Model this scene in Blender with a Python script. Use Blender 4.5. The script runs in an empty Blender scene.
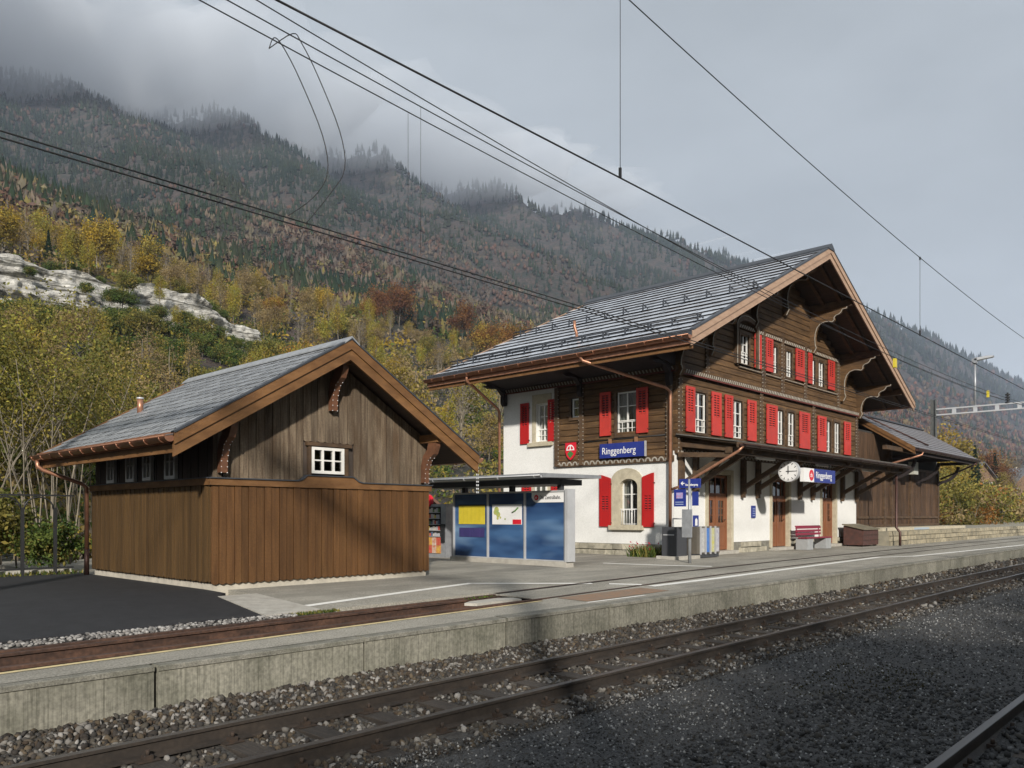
import bpy, math, random
import numpy as np
from mathutils import Vector, noise as mnoise

sc = bpy.context.scene
col = sc.collection
R = math.radians

# ------------------------------------------------------------------ camera
cam_d = bpy.data.cameras.new('camera'); cam = bpy.data.objects.new('camera', cam_d); col.objects.link(cam)
cam.location = (0, 0, 1.74)
cam.rotation_euler = (R(90), 0, R(43.08 - 90))
cam_d.sensor_width = 36; cam_d.lens = 802 / 1024 * 36
cam_d.shift_y = 132 / 1024
cam_d.clip_start = .1; cam_d.clip_end = 12000
sc.camera = cam

# ------------------------------------------------------------------ sky and sun
SUN_AZ = math.atan2(.75, .66)            # the light travels towards +X +Y
SUN_EL = R(24)
w = bpy.data.worlds.new('World'); sc.world = w; w.use_nodes = True
nt = w.node_tree; nt.nodes.clear()
out = nt.nodes.new('ShaderNodeOutputWorld'); bg = nt.nodes.new('ShaderNodeBackground')
sky = nt.nodes.new('ShaderNodeTexSky'); sky.sky_type = 'NISHITA'; sky.sun_disc = False
sky.sun_elevation = SUN_EL
to_sun = Vector((-.66, -.75, 0)).normalized()
sky.sun_rotation = math.atan2(to_sun.x, to_sun.y)
tc = nt.nodes.new('ShaderNodeTexCoord'); mp = nt.nodes.new('ShaderNodeMapping'); mp.inputs['Scale'].default_value = (1, 1, 2.6)
ns = nt.nodes.new('ShaderNodeTexNoise'); ns.inputs['Scale'].default_value = 1.7; ns.inputs['Detail'].default_value = 6
ns.inputs['Roughness'].default_value = .52
rp = nt.nodes.new('ShaderNodeValToRGB')
rp.color_ramp.elements[0].position = .30; rp.color_ramp.elements[0].color = (2.74, 2.99, 3.20, 1)
rp.color_ramp.elements[1].position = .68; rp.color_ramp.elements[1].color = (3.78, 4.10, 4.38, 1)
mx = nt.nodes.new('ShaderNodeMix'); mx.data_type = 'RGBA'; mx.inputs[0].default_value = .93
nt.links.new(tc.outputs['Generated'], mp.inputs['Vector']); nt.links.new(mp.outputs[0], ns.inputs['Vector'])
nt.links.new(ns.outputs['Fac'], rp.inputs[0])
nt.links.new(sky.outputs[0], mx.inputs[6]); nt.links.new(rp.outputs[0], mx.inputs[7])
nt.links.new(mx.outputs[2], bg.inputs['Color']); bg.inputs['Strength'].default_value = .108
nt.links.new(bg.outputs[0], out.inputs['Surface'])

sun_d = bpy.data.lights.new('sun', 'SUN'); sun = bpy.data.objects.new('sun', sun_d); col.objects.link(sun)
sun_d.energy = 4.3; sun_d.angle = R(2.0); sun_d.color = (1, .935, .85)
trav = Vector((.66, .75, 0)).normalized() * math.cos(SUN_EL); trav.z = -math.sin(SUN_EL)
sun.rotation_euler = trav.to_track_quat('-Z', 'Y').to_euler()
sun.location = (-30, -40, 60)

sc.render.engine = 'CYCLES'
vs = sc.view_settings
vs.view_transform = 'Standard'; vs.look = 'None'; vs.gamma = 1; vs.exposure = 0.52; vs.use_curve_mapping = False
cy = sc.cycles
cy.use_denoising = True; cy.max_bounces = 6; cy.diffuse_bounces = 3; cy.glossy_bounces = 2
cy.transparent_max_bounces = 12; cy.transmission_bounces = 3; cy.volume_bounces = 2
cy.sample_clamp_indirect = 4; cy.caustics_reflective = False; cy.caustics_refractive = False
cy.use_adaptive_sampling = True; cy.adaptive_threshold = .015

# ------------------------------------------------------------------ helpers: objects
def tag(o, label=None, cat=None, group=None, kind=None):
    if label: o['label'] = label
    if cat: o['category'] = cat
    if group: o['group'] = group
    if kind: o['kind'] = kind
    return o

def link(name, data, parent=None, loc=None):
    o = bpy.data.objects.new(name, data); col.objects.link(o)
    if parent is not None: o.parent = parent
    if loc is not None: o.location = loc
    return o

def worg(o):
    v = Vector((0, 0, 0))
    while o is not None:
        v = v + Vector(o.location); o = o.parent
    return v

def thing(name, loc, label, cat, group=None):
    o = link(name, None, None, loc); o.empty_display_size = .2
    return tag(o, label, cat, group)

TINY = {'studs', 'gutter_hooks', 'hinge', 'carved_teeth', 'louvre_slats', 'minute_marks', 'pale_edge', 'rain_chain', 'clamps', 'map_area', 'ribs'}   # too small to pick apart
class MB:
    """collects faces in world coordinates"""
    def __init__(s): s.v = []; s.f = []; s.m = []; s.sm = []
    def add(s, vs_, fs, m=0, smooth=False):
        b = len(s.v); s.v += [tuple(p) for p in vs_]
        for f in fs: s.f.append(tuple(b + i for i in f)); s.m.append(m); s.sm.append(smooth)
        return s
    def box(s, x0, x1, y0, y1, z0, z1, m=0):
        if x0 > x1: x0, x1 = x1, x0
        if y0 > y1: y0, y1 = y1, y0
        if z0 > z1: z0, z1 = z1, z0
        p = [(x0,y0,z0),(x1,y0,z0),(x1,y1,z0),(x0,y1,z0),(x0,y0,z1),(x1,y0,z1),(x1,y1,z1),(x0,y1,z1)]
        return s.add(p, [(3,2,1,0),(4,5,6,7),(0,1,5,4),(1,2,6,5),(2,3,7,6),(3,0,4,7)], m)
    def bar(s, a, b, w, h, up=(0, 0, 1), m=0):
        """box beam from a to b, w across, h along up"""
        a = Vector(a); b = Vector(b); d = (b - a).normalized(); u = Vector(up)
        x = d.cross(u)
        if x.length < 1e-5: x = Vector((1, 0, 0))
        x.normalize(); u = x.cross(d).normalized()
        p = []
        for c_ in (a, b):
            for sx, sz in ((-1,-1),(1,-1),(1,1),(-1,1)): p.append(c_ + x*(sx*w/2) + u*(sz*h/2))
        return s.add(p, [(3,2,1,0),(4,5,6,7),(0,1,5,4),(1,2,6,5),(2,3,7,6),(3,0,4,7)], m)
    def prism(s, poly, fn, a0, a1, m=0):
        """polygon (u,v) pushed from a0 to a1; fn(u,v,a) -> world"""
        n = len(poly)
        p = [fn(u, v, a0) for u, v in poly] + [fn(u, v, a1) for u, v in poly]
        fs = [tuple(range(n))[::-1], tuple(range(n, 2*n))] + [(i, (i+1) % n, n+(i+1) % n, n+i) for i in range(n)]
        return s.add(p, fs, m)
    def ring(s, outer, inner, fn, a0, a1, m=0):
        n = len(outer)
        p = [fn(u, v, a0) for u, v in outer] + [fn(u, v, a1) for u, v in outer] + [fn(u, v, a0) for u, v in inner] + [fn(u, v, a1) for u, v in inner]
        fs = []
        for i in range(n):
            j = (i+1) % n
            fs += [(i,j,n+j,n+i), (2*n+j,2*n+i,3*n+i,3*n+j), (n+i,n+j,3*n+j,3*n+i), (j,i,2*n+i,2*n+j)]
        return s.add(p, fs, m)
    def tube(s, pts, r, n=8, m=0, r1=None, cap=True):
        pts = [Vector(p) for p in pts]; k = len(pts); vv = []
        prev = None
        for i, p in enumerate(pts):
            d = (pts[min(i+1, k-1)] - pts[max(i-1, 0)]).normalized()
            if prev is None:
                a = Vector((0, 0, 1)) if abs(d.z) < .9 else Vector((1, 0, 0)); x = d.cross(a).normalized()
            else:
                x = (prev - d*prev.dot(d)).normalized()
            prev = x; y = d.cross(x)
            rr = r if r1 is None else r + (r1 - r)*i/(k-1)
            for j in range(n):
                t = 2*math.pi*j/n; vv.append(p + (x*math.cos(t) + y*math.sin(t))*rr)
        fs = [(i*n+j, i*n+(j+1) % n, (i+1)*n+(j+1) % n, (i+1)*n+j) for i in range(k-1) for j in range(n)]
        s.add(vv, fs, m, True)
        if cap:
            b = len(s.v) - k*n
            s.f += [tuple(b+j for j in range(n))[::-1], tuple(b+(k-1)*n+j for j in range(n))]; s.m += [m, m]; s.sm += [False, False]
        return s
    def build(s, name, mats, parent=None, org=None):
        """one mesh object; vertices are stored relative to the parent's place (or org)"""
        o0 = worg(parent) if parent is not None else Vector(org or (0, 0, 0))
        me = bpy.data.meshes.new(name)
        me.from_pydata([(p[0]-o0.x, p[1]-o0.y, p[2]-o0.z) for p in s.v], [], s.f)
        if not isinstance(mats, (list, tuple)): mats = [mats]
        for m in mats: me.materials.append(m)
        me.polygons.foreach_set('material_index', s.m); me.polygons.foreach_set('use_smooth', s.sm)
        me.update()
        o = link(name, me, parent, org if parent is None else None)
        if name in TINY: o['kind'] = 'stuff'
        return o

def np_mesh(name, V, F, mats, C=None, smooth=False):
    V = np.asarray(V, np.float32); F = np.asarray(F, np.int32); k = F.shape[1]
    me = bpy.data.meshes.new(name)
    me.vertices.add(len(V)); me.vertices.foreach_set('co', V.ravel())
    me.loops.add(F.size); me.loops.foreach_set('vertex_index', F.ravel())
    me.polygons.add(len(F)); me.polygons.foreach_set('loop_start', np.arange(0, F.size, k, dtype=np.int32))
    if smooth: me.polygons.foreach_set('use_smooth', np.ones(len(F), bool))
    if C is not None:
        a = me.color_attributes.new('Col', 'FLOAT_COLOR', 'POINT')
        c4 = np.ones((len(V), 4), np.float32); c4[:, :3] = C; a.data.foreach_set('color', c4.ravel())
    for m in (mats if isinstance(mats, (list, tuple)) else [mats]): me.materials.append(m)
    me.update(calc_edges=True); me.validate()
    return me

# ------------------------------------------------------------------ helpers: materials
def mat(name, c1, c2=None, scale=4, stretch=(1, 1, 1), rough=.8, bump=0, bscale=None, rand=0, metal=0, spec=.5, lo=.35, hi=.65,
        c3=None, s3=1.0, st3=(1, 1, 1), lo3=.5, hi3=.7, detail=5, bdist=.02, grain=None):
    """noise-mixed colours in world space; c3 a second, larger patch layer; rand a shade change from object to object"""
    m = bpy.data.materials.new(name); m.use_nodes = True; t = m.node_tree; N = t.nodes; L = t.links
    b = N['Principled BSDF']; b.inputs['Roughness'].default_value = rough; b.inputs['Metallic'].default_value = metal
    b.inputs['Specular IOR Level'].default_value = spec
    g = N.new('ShaderNodeNewGeometry')
    def noise_at(sc_, st, det=detail):
        mp_ = N.new('ShaderNodeMapping'); mp_.inputs['Scale'].default_value = [sc_*q for q in st]
        nz = N.new('ShaderNodeTexNoise'); nz.inputs['Scale'].default_value = 1; nz.inputs['Detail'].default_value = det
        nz.inputs['Roughness'].default_value = .6
        L.new(g.outputs['Position'], mp_.inputs['Vector']); L.new(mp_.outputs[0], nz.inputs['Vector']); return nz
    def ramp(nz, a, bb):
        r = N.new('ShaderNodeMapRange'); r.inputs[1].default_value = a; r.inputs[2].default_value = bb
        L.new(nz.outputs['Fac'], r.inputs[0]); return r
    last = None
    if c2 is not None:
        nz = noise_at(scale, stretch); r = ramp(nz, lo, hi)
        x = N.new('ShaderNodeMix'); x.data_type = 'RGBA'; L.new(r.outputs[0], x.inputs[0])
        x.inputs[6].default_value = (*c1, 1); x.inputs[7].default_value = (*c2, 1); last = x.outputs[2]
    else:
        rgb = N.new('ShaderNodeRGB'); rgb.outputs[0].default_value = (*c1, 1); last = rgb.outputs[0]
    if c3 is not None:
        nz3 = noise_at(s3, st3); r3 = ramp(nz3, lo3, hi3)
        x = N.new('ShaderNodeMix'); x.data_type = 'RGBA'; L.new(r3.outputs[0], x.inputs[0])
        L.new(last, x.inputs[6]); x.inputs[7].default_value = (*c3, 1); last = x.outputs[2]
    if rand:
        oi = N.new('ShaderNodeObjectInfo'); r = N.new('ShaderNodeMapRange'); r.inputs[3].default_value = 1-rand; r.inputs[4].default_value = 1+rand
        L.new(oi.outputs['Random'], r.inputs[0])
        h = N.new('ShaderNodeHueSaturation'); L.new(r.outputs[0], h.inputs['Value']); L.new(last, h.inputs['Color']); last = h.outputs[0]
    if grain:
        gn = noise_at(grain[0], (1, 1, 1), 2); r = N.new('ShaderNodeMapRange'); r.inputs[1].default_value = .32; r.inputs[2].default_value = .68
        r.inputs[3].default_value = 1-grain[1]; r.inputs[4].default_value = 1+grain[1]; L.new(gn.outputs['Fac'], r.inputs[0])
        h = N.new('ShaderNodeHueSaturation'); L.new(r.outputs[0], h.inputs['Value']); L.new(last, h.inputs['Color']); last = h.outputs[0]
    L.new(last, b.inputs['Base Color'])
    if bump:
        nb = noise_at(bscale or scale*3, stretch, 6)
        bp = N.new('ShaderNodeBump'); bp.inputs['Strength'].default_value = bump; bp.inputs['Distance'].default_value = bdist
        L.new(nb.outputs['Fac'], bp.inputs['Height']); L.new(bp.outputs[0], b.inputs['Normal'])
    return m

def leaf_mat(name, rough=.75, trans=.35, rand=.12):
    m = bpy.data.materials.new(name); m.use_nodes = True; t = m.node_tree; N = t.nodes; L = t.links
    N.clear(); o = N.new('ShaderNodeOutputMaterial'); d = N.new('ShaderNodeBsdfDiffuse'); tr = N.new('ShaderNodeBsdfTranslucent')
    a = N.new('ShaderNodeVertexColor'); a.layer_name = 'Col'; mxs = N.new('ShaderNodeMixShader'); mxs.inputs[0].default_value = trans
    oi = N.new('ShaderNodeObjectInfo'); r = N.new('ShaderNodeMapRange'); r.inputs[3].default_value = 1-rand; r.inputs[4].default_value = 1+rand
    h = N.new('ShaderNodeHueSaturation'); L.new(oi.outputs['Random'], r.inputs[0]); L.new(r.outputs[0], h.inputs['Value']); L.new(a.outputs[0], h.inputs['Color'])
    L.new(h.outputs[0], d.inputs[0]); L.new(h.outputs[0], tr.inputs[0]); L.new(d.outputs[0], mxs.inputs[1]); L.new(tr.outputs[0], mxs.inputs[2])
    L.new(mxs.outputs[0], o.inputs[0]); return m

def col_mat(name, rough=.85, bump=0):
    m = bpy.data.materials.new(name); m.use_nodes = True; t = m.node_tree
    a = t.nodes.new('ShaderNodeVertexColor'); a.layer_name = 'Col'; b = t.nodes['Principled BSDF']
    b.inputs['Roughness'].default_value = rough; b.inputs['Specular IOR Level'].default_value = .3
    t.links.new(a.outputs[0], b.inputs['Base Color']); return m

def glass_mat(name, tint=(.6, .65, .68), refl=.12):
    m = bpy.data.materials.new(name); m.use_nodes = True; t = m.node_tree; N = t.nodes; L = t.links; N.clear()
    o = N.new('ShaderNodeOutputMaterial'); tr = N.new('ShaderNodeBsdfTransparent'); tr.inputs[0].default_value = (*tint, 1)
    g = N.new('ShaderNodeBsdfGlossy'); g.inputs['Roughness'].default_value = .04
    lw = N.new('ShaderNodeFresnel'); lw.inputs[0].default_value = 1.5
    ad = N.new('ShaderNodeMath'); ad.inputs[1].default_value = refl; ad.operation = 'ADD'; L.new(lw.outputs[0], ad.inputs[0])
    x = N.new('ShaderNodeMixShader'); L.new(ad.outputs[0], x.inputs[0]); L.new(tr.outputs[0], x.inputs[1]); L.new(g.outputs[0], x.inputs[2])
    L.new(x.outputs[0], o.inputs[0]); return m

M = {}
M['terrain'] = mat('hill_soil', (.014,.018,.013), (.044,.032,.026), .11, rough=1, bump=1, bscale=.16, bdist=3.0, c3=(.062,.048,.030), s3=.035, lo=.42, hi=.58, lo3=.56, hi3=.74, grain=(.35, .35))
M['bed'] = mat('ballast_bed', (.022,.020,.018), (.085,.079,.070), 30, rough=.95, bump=1, bscale=34, bdist=.03, c3=(.036,.029,.022), s3=1.5)
M['dark_gravel'] = mat('dark_gravel', (.034,.034,.034), (.115,.114,.111), 46, rough=.95, bump=1, bscale=60, bdist=.02, lo=.40, hi=.72, c3=(.095,.085,.052), s3=.5, lo3=.60, hi3=.8, grain=(110, .5))
M['asphalt'] = mat('platform_asphalt', (.25,.236,.198), (.315,.297,.25), 1.6, rough=.92, bump=.5, bscale=70, bdist=.006, c3=(.155,.146,.121), s3=.55, st3=(.4,1.8,1), lo3=.46, hi3=.70, grain=(50, .38))
M['new_asphalt'] = mat('fresh_asphalt', (.008,.0085,.0105), (.016,.0165,.019), 5, rough=.8, bump=.5, bscale=80, bdist=.006, c3=(.040,.039,.038), s3=.8, st3=(.35,2.4,1), lo3=.57, hi3=.78, grain=(60, .5))
M['concrete'] = mat('weathered_concrete', (.205,.196,.158), (.062,.060,.044), 40, (1, 1, .03), rough=.92, bump=.35, bscale=24, c3=(.085,.085,.062), s3=1.1, st3=(1, 1, .9), lo3=.44, hi3=.74, lo=.46, hi=.78, rand=.25, grain=(26, .25))
M['coping'] = mat('coping_concrete', (.215,.205,.172), (.14,.135,.11), 6, rough=.92, bump=.4, bscale=50, c3=(.085,.085,.06), s3=1.3, lo3=.52, hi3=.75, rand=.08, grain=(60, .3))
M['pale_concrete'] = mat('pale_concrete', (.43,.41,.36), (.33,.31,.27), 5, rough=.9, bump=.2, grain=(40, .12))
M['paint_white'] = mat('road_paint_white', (.74,.73,.68), (.55,.54,.49), 5, rough=.8, lo=.52, hi=.8, grain=(40, .10))
M['paint_yellow'] = mat('road_paint_yellow', (.60,.49,.26), (.36,.31,.20), 9, rough=.8, lo=.45, hi=.75)
M['rust_patch'] = mat('rust_patch', (.26,.155,.09), (.20,.15,.11), 6, rough=.9)
M['rail'] = mat('rusty_rail', (.038,.029,.022), (.020,.016,.013), 9, (.3, 1, 1), rough=.7, bump=.1, grain=(25, .25))
M['rail_head'] = mat('rail_head', (.075,.066,.058), (.042,.037,.032), 12, (.1, 1, 1), rough=.38, spec=.5)
M['rail_red'] = mat('siding_rail', (.092,.047,.029), (.034,.018,.012), 7, (.3, 1, 1), rough=.8, bump=.2, grain=(22, .35))
M['groove'] = mat('rail_groove', (.02,.014,.012), rough=.9)
M['sleeper'] = mat('old_sleeper', (.060,.048,.037), (.026,.021,.017), 10, (6, .4, 3), rough=.9, bump=.5, rand=.25, grain=(40, .25))
M['iron'] = mat('rusty_iron', (.026,.019,.014), (.045,.028,.018), 20, rough=.85)
M['stone'] = col_mat('ballast_stone', .9)
M['plank_new'] = mat('new_stained_board', (.116,.056,.020), (.074,.035,.0125), 14, (1, 1, .06), rough=.65, bump=.25, rand=.2, spec=.3, c3=(.125,.064,.023), s3=3, st3=(1, 1, .15), lo3=.55, hi3=.8, grain=(40, .15))
M['plank_new_side'] = mat('new_stained_board_b', (.096,.054,.020), (.062,.036,.0135), 14, (1, 1, .06), rough=.7, bump=.25, rand=.2, spec=.3, c3=(.10,.057,.02), s3=3, st3=(1, 1, .15), lo3=.55, hi3=.8, grain=(40, .15))
M['plank_old'] = mat('weathered_board', (.180,.138,.092), (.082,.057,.036), 22, (1, 1, .06), rough=.85, bump=.6, rand=.2, c3=(.078,.048,.025), s3=3.2, st3=(1, 1, .25), lo3=.48, hi3=.72, grain=(45, .2))
M['plank_dark'] = mat('dark_board', (.075,.055,.042), (.04,.03,.024), 16, (1, 1, .07), rough=.85, bump=.4, rand=.15)
M['beam_new'] = mat('new_timber', (.190,.096,.037), (.120,.058,.022), 12, (.25, .25, .6), rough=.6, bump=.2, rand=.06, spec=.35)
M['verge'] = mat('station_verge', (.40,.27,.185), (.31,.20,.135), 10, (.2, 1, 1), rough=.65, bump=.1)
M['log'] = mat('old_log', (.150,.086,.039), (.070,.040,.019), 12, (.12, .12, 1.6), rough=.7, bump=.5, rand=.24, spec=.3, c3=(.048,.028,.015), s3=1.3, st3=(.5, .5, 1), lo3=.5, hi3=.75, grain=(30, .15))
M['goods_wood'] = mat('goods_shed_board', (.105,.060,.033), (.050,.030,.018), 14, (1, 1, .08), rough=.75, bump=.5, rand=.22, spec=.3, c3=(.036,.023,.015), s3=1.6, st3=(1, 1, .4), lo3=.5, hi3=.75, grain=(30, .15))
M['timber'] = mat('dark_timber', (.105,.062,.031), (.052,.031,.017), 9, (.4, .4, .8), rough=.75, bump=.3, rand=.12)
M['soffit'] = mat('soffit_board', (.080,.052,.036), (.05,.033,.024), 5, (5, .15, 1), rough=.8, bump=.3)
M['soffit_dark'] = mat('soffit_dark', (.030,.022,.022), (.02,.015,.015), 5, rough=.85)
M['slate'] = mat('slate_grey', (.195,.207,.218), (.265,.277,.287), 6, rough=.45, bump=.08, rand=.16, spec=.6)
M['slate_station'] = mat('slate_station', (.50,.54,.60), (.60,.64,.70), 6, rough=.25, bump=.03, rand=.12, spec=1)
M['slate_edge'] = mat('slate_edge', (.018,.020,.024), rough=.8)
M['slate_annex'] = mat('slate_annex', (.13,.125,.13), (.19,.18,.185), 8, rough=.45, bump=.2, rand=.1)
M['lead'] = mat('dark_sheet', (.035,.04,.048), (.05,.055,.065), 5, rough=.5)
M['copper'] = mat('copper', (.46,.235,.145), (.28,.13,.08), 7, rough=.40, metal=.55, lo=.3, hi=.8)
M['copper_dark'] = mat('copper_dark', (.085,.042,.032), (.06,.03,.025), 7, rough=.5, metal=.4)
M['plaster'] = mat('white_plaster', (.74,.74,.715), (.67,.67,.64), 1.1, rough=.9, bump=.15, bscale=25, c3=(.52,.51,.46), s3=1.2, st3=(1, 1, .35), lo3=.60, hi3=.85, grain=(18, .05))
M['sandstone'] = mat('sandstone', (.50,.45,.33), (.40,.355,.26), 7, rough=.9, bump=.2)
M['rubble'] = mat('rubble_stone', (.46,.425,.33), (.27,.25,.195), 5, rough=.9, bump=.6, rand=.2, c3=(.14,.135,.10), s3=2.2, lo3=.55, hi3=.78)
M['red'] = mat('red_paint', (.51,.044,.032), (.42,.038,.028), 2.5, rough=.5, rand=.10, c3=(.36,.045,.035), s3=6, st3=(1, 1, .3), lo3=.58, hi3=.8)
M['win_white'] = mat('white_window_paint', (.74,.73,.69), (.66,.65,.61), 6, rough=.6)
M['trim_white'] = mat('trim_white', (.42,.39,.33), (.26,.24,.20), 8, rough=.8)
M['trim_red'] = mat('trim_red', (.13,.03,.024), rough=.7)
M['door'] = mat('brown_door', (.235,.095,.043), (.19,.075,.035), 5, (1, 1, .2), rough=.6, bump=.1)
M['glass'] = glass_mat('window_glass')
M['curtain'] = mat('curtain', (.46,.43,.35), (.28,.26,.21), 9, (1, 1, .1), rough=.9)
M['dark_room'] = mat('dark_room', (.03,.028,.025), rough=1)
M['steel'] = mat('galvanised', (.36,.375,.39), (.28,.29,.305), 6, rough=.45, metal=.35)
M['alu'] = mat('aluminium', (.56,.57,.58), (.50,.51,.52), 4, rough=.4, metal=.3)
M['black'] = mat('black_metal', (.018,.019,.02), rough=.55)
M['anthracite'] = mat('anthracite', (.05,.052,.058), rough=.5)
M['blue'] = mat('sign_blue', (.018,.032,.20), (.022,.038,.225), 3, rough=.4)
M['sign_white'] = mat('sign_white', (.78,.78,.77), rough=.4)
M['sign_red'] = mat('sign_red', (.60,.018,.035), rough=.4)
M['yellow'] = mat('poster_yellow', (.62,.50,.045), (.52,.42,.03), 3, rough=.5)
M['maroon'] = mat('bench_maroon', (.23,.022,.048), rough=.45)
M['box_wood'] = mat('reddish_box', (.085,.036,.028), (.05,.025,.020), 7, rough=.7, bump=.2, rand=.08)
M['bark'] = mat('bark_grey', (.16,.145,.115), (.09,.08,.065), 6, (1, 1, .3), rough=.95, bump=.4)
M['bark_pale'] = mat('bark_pale', (.25,.215,.16), (.15,.13,.10), 9, (1, 1, .3), rough=.9, bump=.3)
M['leaf'] = leaf_mat('autumn_leaf')
M['forest'] = leaf_mat('forest_foliage', trans=.05)
M['wire'] = mat('catenary_wire', (.012,.012,.013), rough=.6)
M['cliff'] = mat('limestone', (.50,.49,.45), (.29,.28,.25), .7, (.7, .7, 1.7), rough=.95, bump=1, bscale=2.4, bdist=.5, c3=(.085,.082,.065), s3=.5, st3=(.16, .3, 4.2), lo3=.53, hi3=.62, lo=.38, hi=.66, grain=(1.3, .35))
# ------------------------------------------------------------------ terrain
HY = [-2000, 7.0, 8.0, 23, 30, 45, 70, 100, 122, 132, 160, 220, 300, 450, 700, 1000, 1300, 1700]
HZ = [-.34, -.34, .18, .28, 1.0, 4.2, 10.5, 20, 28, 33, 45, 70, 102, 163, 280, 432, 612, 860]
def wav(x, y, s, seed):
    a = seed*1.7
    return (np.sin(x/s + a + 1.3*np.sin(y/s*.7 + a)) * np.cos(y/s*.83 + 2*a + .9*np.sin(x/s*.6)) )
def sstep(a, b, t):
    t = np.clip((t-a)/(b-a), 0, 1); return t*t*(3-2*t)
def ridge_cap(x):
    return np.interp(x, [-600, 250, 700, 1200, 2500], [700, 672, 632, 606, 600]) + 11*np.sin(x/95+1.0) + 8*np.sin(x/41+.4) + 6*np.sin(x/19)
def T(x, y):
    x = np.asarray(x, float); y = np.asarray(y, float)
    h = np.interp(y, HY, HZ)
    k = np.interp(x, [-600, 0, 333, 900, 1608, 2500, 6000], [.93, .96, 1, 1.22, 1.53, 1.68, 1.72])
    h = h*(1 + (k-1)*sstep(150, 700, y))
    am = sstep(160, 600, y)
    h = h + am*(25*(1-2*np.abs(wav(x, y*.22, 70, 1))) + 16*wav(x, y*.3, 31, 2) + 6*wav(x, y*.6, 13, 6)) + sstep(40, 120, y)*(1.8*wav(x, y, 14, 3) + .8*wav(x, y, 6, 5))
    # limestone step on the near slope, between X 5 and X 85
    cl = sstep(-40, 10, x)*(1 - sstep(60, 88, x))
    h = h + cl*sstep(125, 129, y)*(1 - sstep(129, 185, y))*np.interp(x, [0, 32, 70, 90], [6.6, 5.0, 1.6, 0])
    cap = ridge_cap(x)
    over = h - cap
    h = np.where(over > 0, cap - np.minimum(over*.35, 160), h)
    return h

ys = np.concatenate([np.array([-900, -300, -60, -10, 5, 7.0, 7.5, 8.0, 12, 18, 23]), np.linspace(25, 122, 34), np.array([124.5, 125.3, 126.2, 127.5, 129, 131]),
                     np.linspace(135, 300, 34), np.geomspace(306, 2300, 66)])
xs = np.concatenate([np.linspace(-900, -60, 20), np.linspace(-50, 300, 96), np.geomspace(306, 7000, 90)])
gx, gy = np.meshgrid(xs, ys, indexing='ij')
V = np.stack([gx, gy, T(gx, gy)], -1).reshape(-1, 3)
nx, ny = len(xs), len(ys)
ii, jj = np.meshgrid(np.arange(nx-1), np.arange(ny-1), indexing='ij')
a = (ii*ny + jj).ravel()
F = np.stack([a, a+ny, a+ny+1, a+1], -1)
tag(link('terrain', np_mesh('terrain', V, F, M['terrain'], smooth=True)), 'wooded hillside and valley floor around the station', kind='structure')

# ------------------------------------------------------------------ limestone cliff
def cliff():
    us = np.linspace(2, 71, 300); vsn = np.linspace(0, 1, 56)
    top = T(us, np.full_like(us, 129.5)) + .3 + .8*np.sin(us*.5)*np.sin(us*.17)
    P = np.zeros((len(us), len(vsn), 3))
    for i, u in enumerate(us):
        base = 22.5; hgt = top[i] - base
        for j, v in enumerate(vsn):
            z = base + hgt*v
            st = math.floor(z*1.1 + .5*math.sin(u*.21) + .35*math.sin(u*.7))
            rnd = mnoise.noise(Vector((u*.12, st*3.1, 7.0)))
            dy = .9*mnoise.noise(Vector((u*.16, z*.35, 1))) + 1.1*rnd + .5*mnoise.noise(Vector((u*.9, z*1.4, 4))) + .8*min(0, mnoise.noise(Vector((u*.45, z*.1, 9)))+.1)
            P[i, j] = (u, 122.6 + 2.6*v*v - 1.5*dy + .9*math.sin(u*.11), z)
    V = P.reshape(-1, 3); n2 = len(vsn)
    ii, jj = np.meshgrid(np.arange(len(us)-1), np.arange(n2-1), indexing='ij'); a = (ii*n2 + jj).ravel()
    F = np.stack([a, a+n2, a+n2+1, a+1], -1)
    return np_mesh('limestone_cliff', V, F, M['cliff'])
tag(link('limestone_cliff', cliff()), 'pale layered limestone cliff showing through the shrubs on the slope', kind='structure')

# ------------------------------------------------------------------ foliage tools
def leaf_quads(P, size, rng, flat=.0):
    n = len(P)
    a = rng.normal(size=(n, 3)); a[:, 2] *= (1-flat); a /= np.linalg.norm(a, axis=1)[:, None]
    b = rng.normal(size=(n, 3)); b -= (a*b).sum(1)[:, None]*a; b /= np.linalg.norm(b, axis=1)[:, None]
    s = (size*rng.uniform(.6, 1.35, n))[:, None]
    V = np.stack([P - a*s, P - b*s*.55 + a*s*.1, P + a*s, P + b*s*.55 + a*s*.1], 1).reshape(-1, 3)
    F = np.arange(4*n).reshape(n, 4)
    return V, F
def pal_cols(rng, n, pal, var=.22):
    pal = np.array(pal); c = pal[rng.integers(0, len(pal), n)]
    return c*rng.uniform(1-var, 1+var, (n, 1))
def crown_data(rng, n, rad, zc, clumps, leaf, pal, tight=.36, lowcut=-.7, conic=0):
    rad = np.array(rad)
    d = rng.normal(size=(clumps, 3)); d /= np.linalg.norm(d, axis=1)[:, None]
    d[:, 2] = np.maximum(d[:, 2], lowcut)
    C = d*(rng.uniform(.25, 1, (clumps, 1))**.6)
    if conic: C[:, :2] *= (1 - conic*(C[:, 2:3]*.5 + .5))
    C = C*rad*.82
    cs = rng.uniform(.6, 1.25, clumps); cc = pal_cols(rng, clumps, pal, .18)
    k = rng.integers(0, clumps, n)
    P = C[k] + rng.normal(size=(n, 3))*rad*tight*cs[k][:, None]*np.array([.62, .62, .5])
    P[:, 2] += zc
    V, F = leaf_quads(P, leaf, rng)
    lc = cc[k]*rng.uniform(.72, 1.3, (n, 1))
    C[:, 2] += zc
    return V, F, np.repeat(lc, 4, axis=0), C

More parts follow.
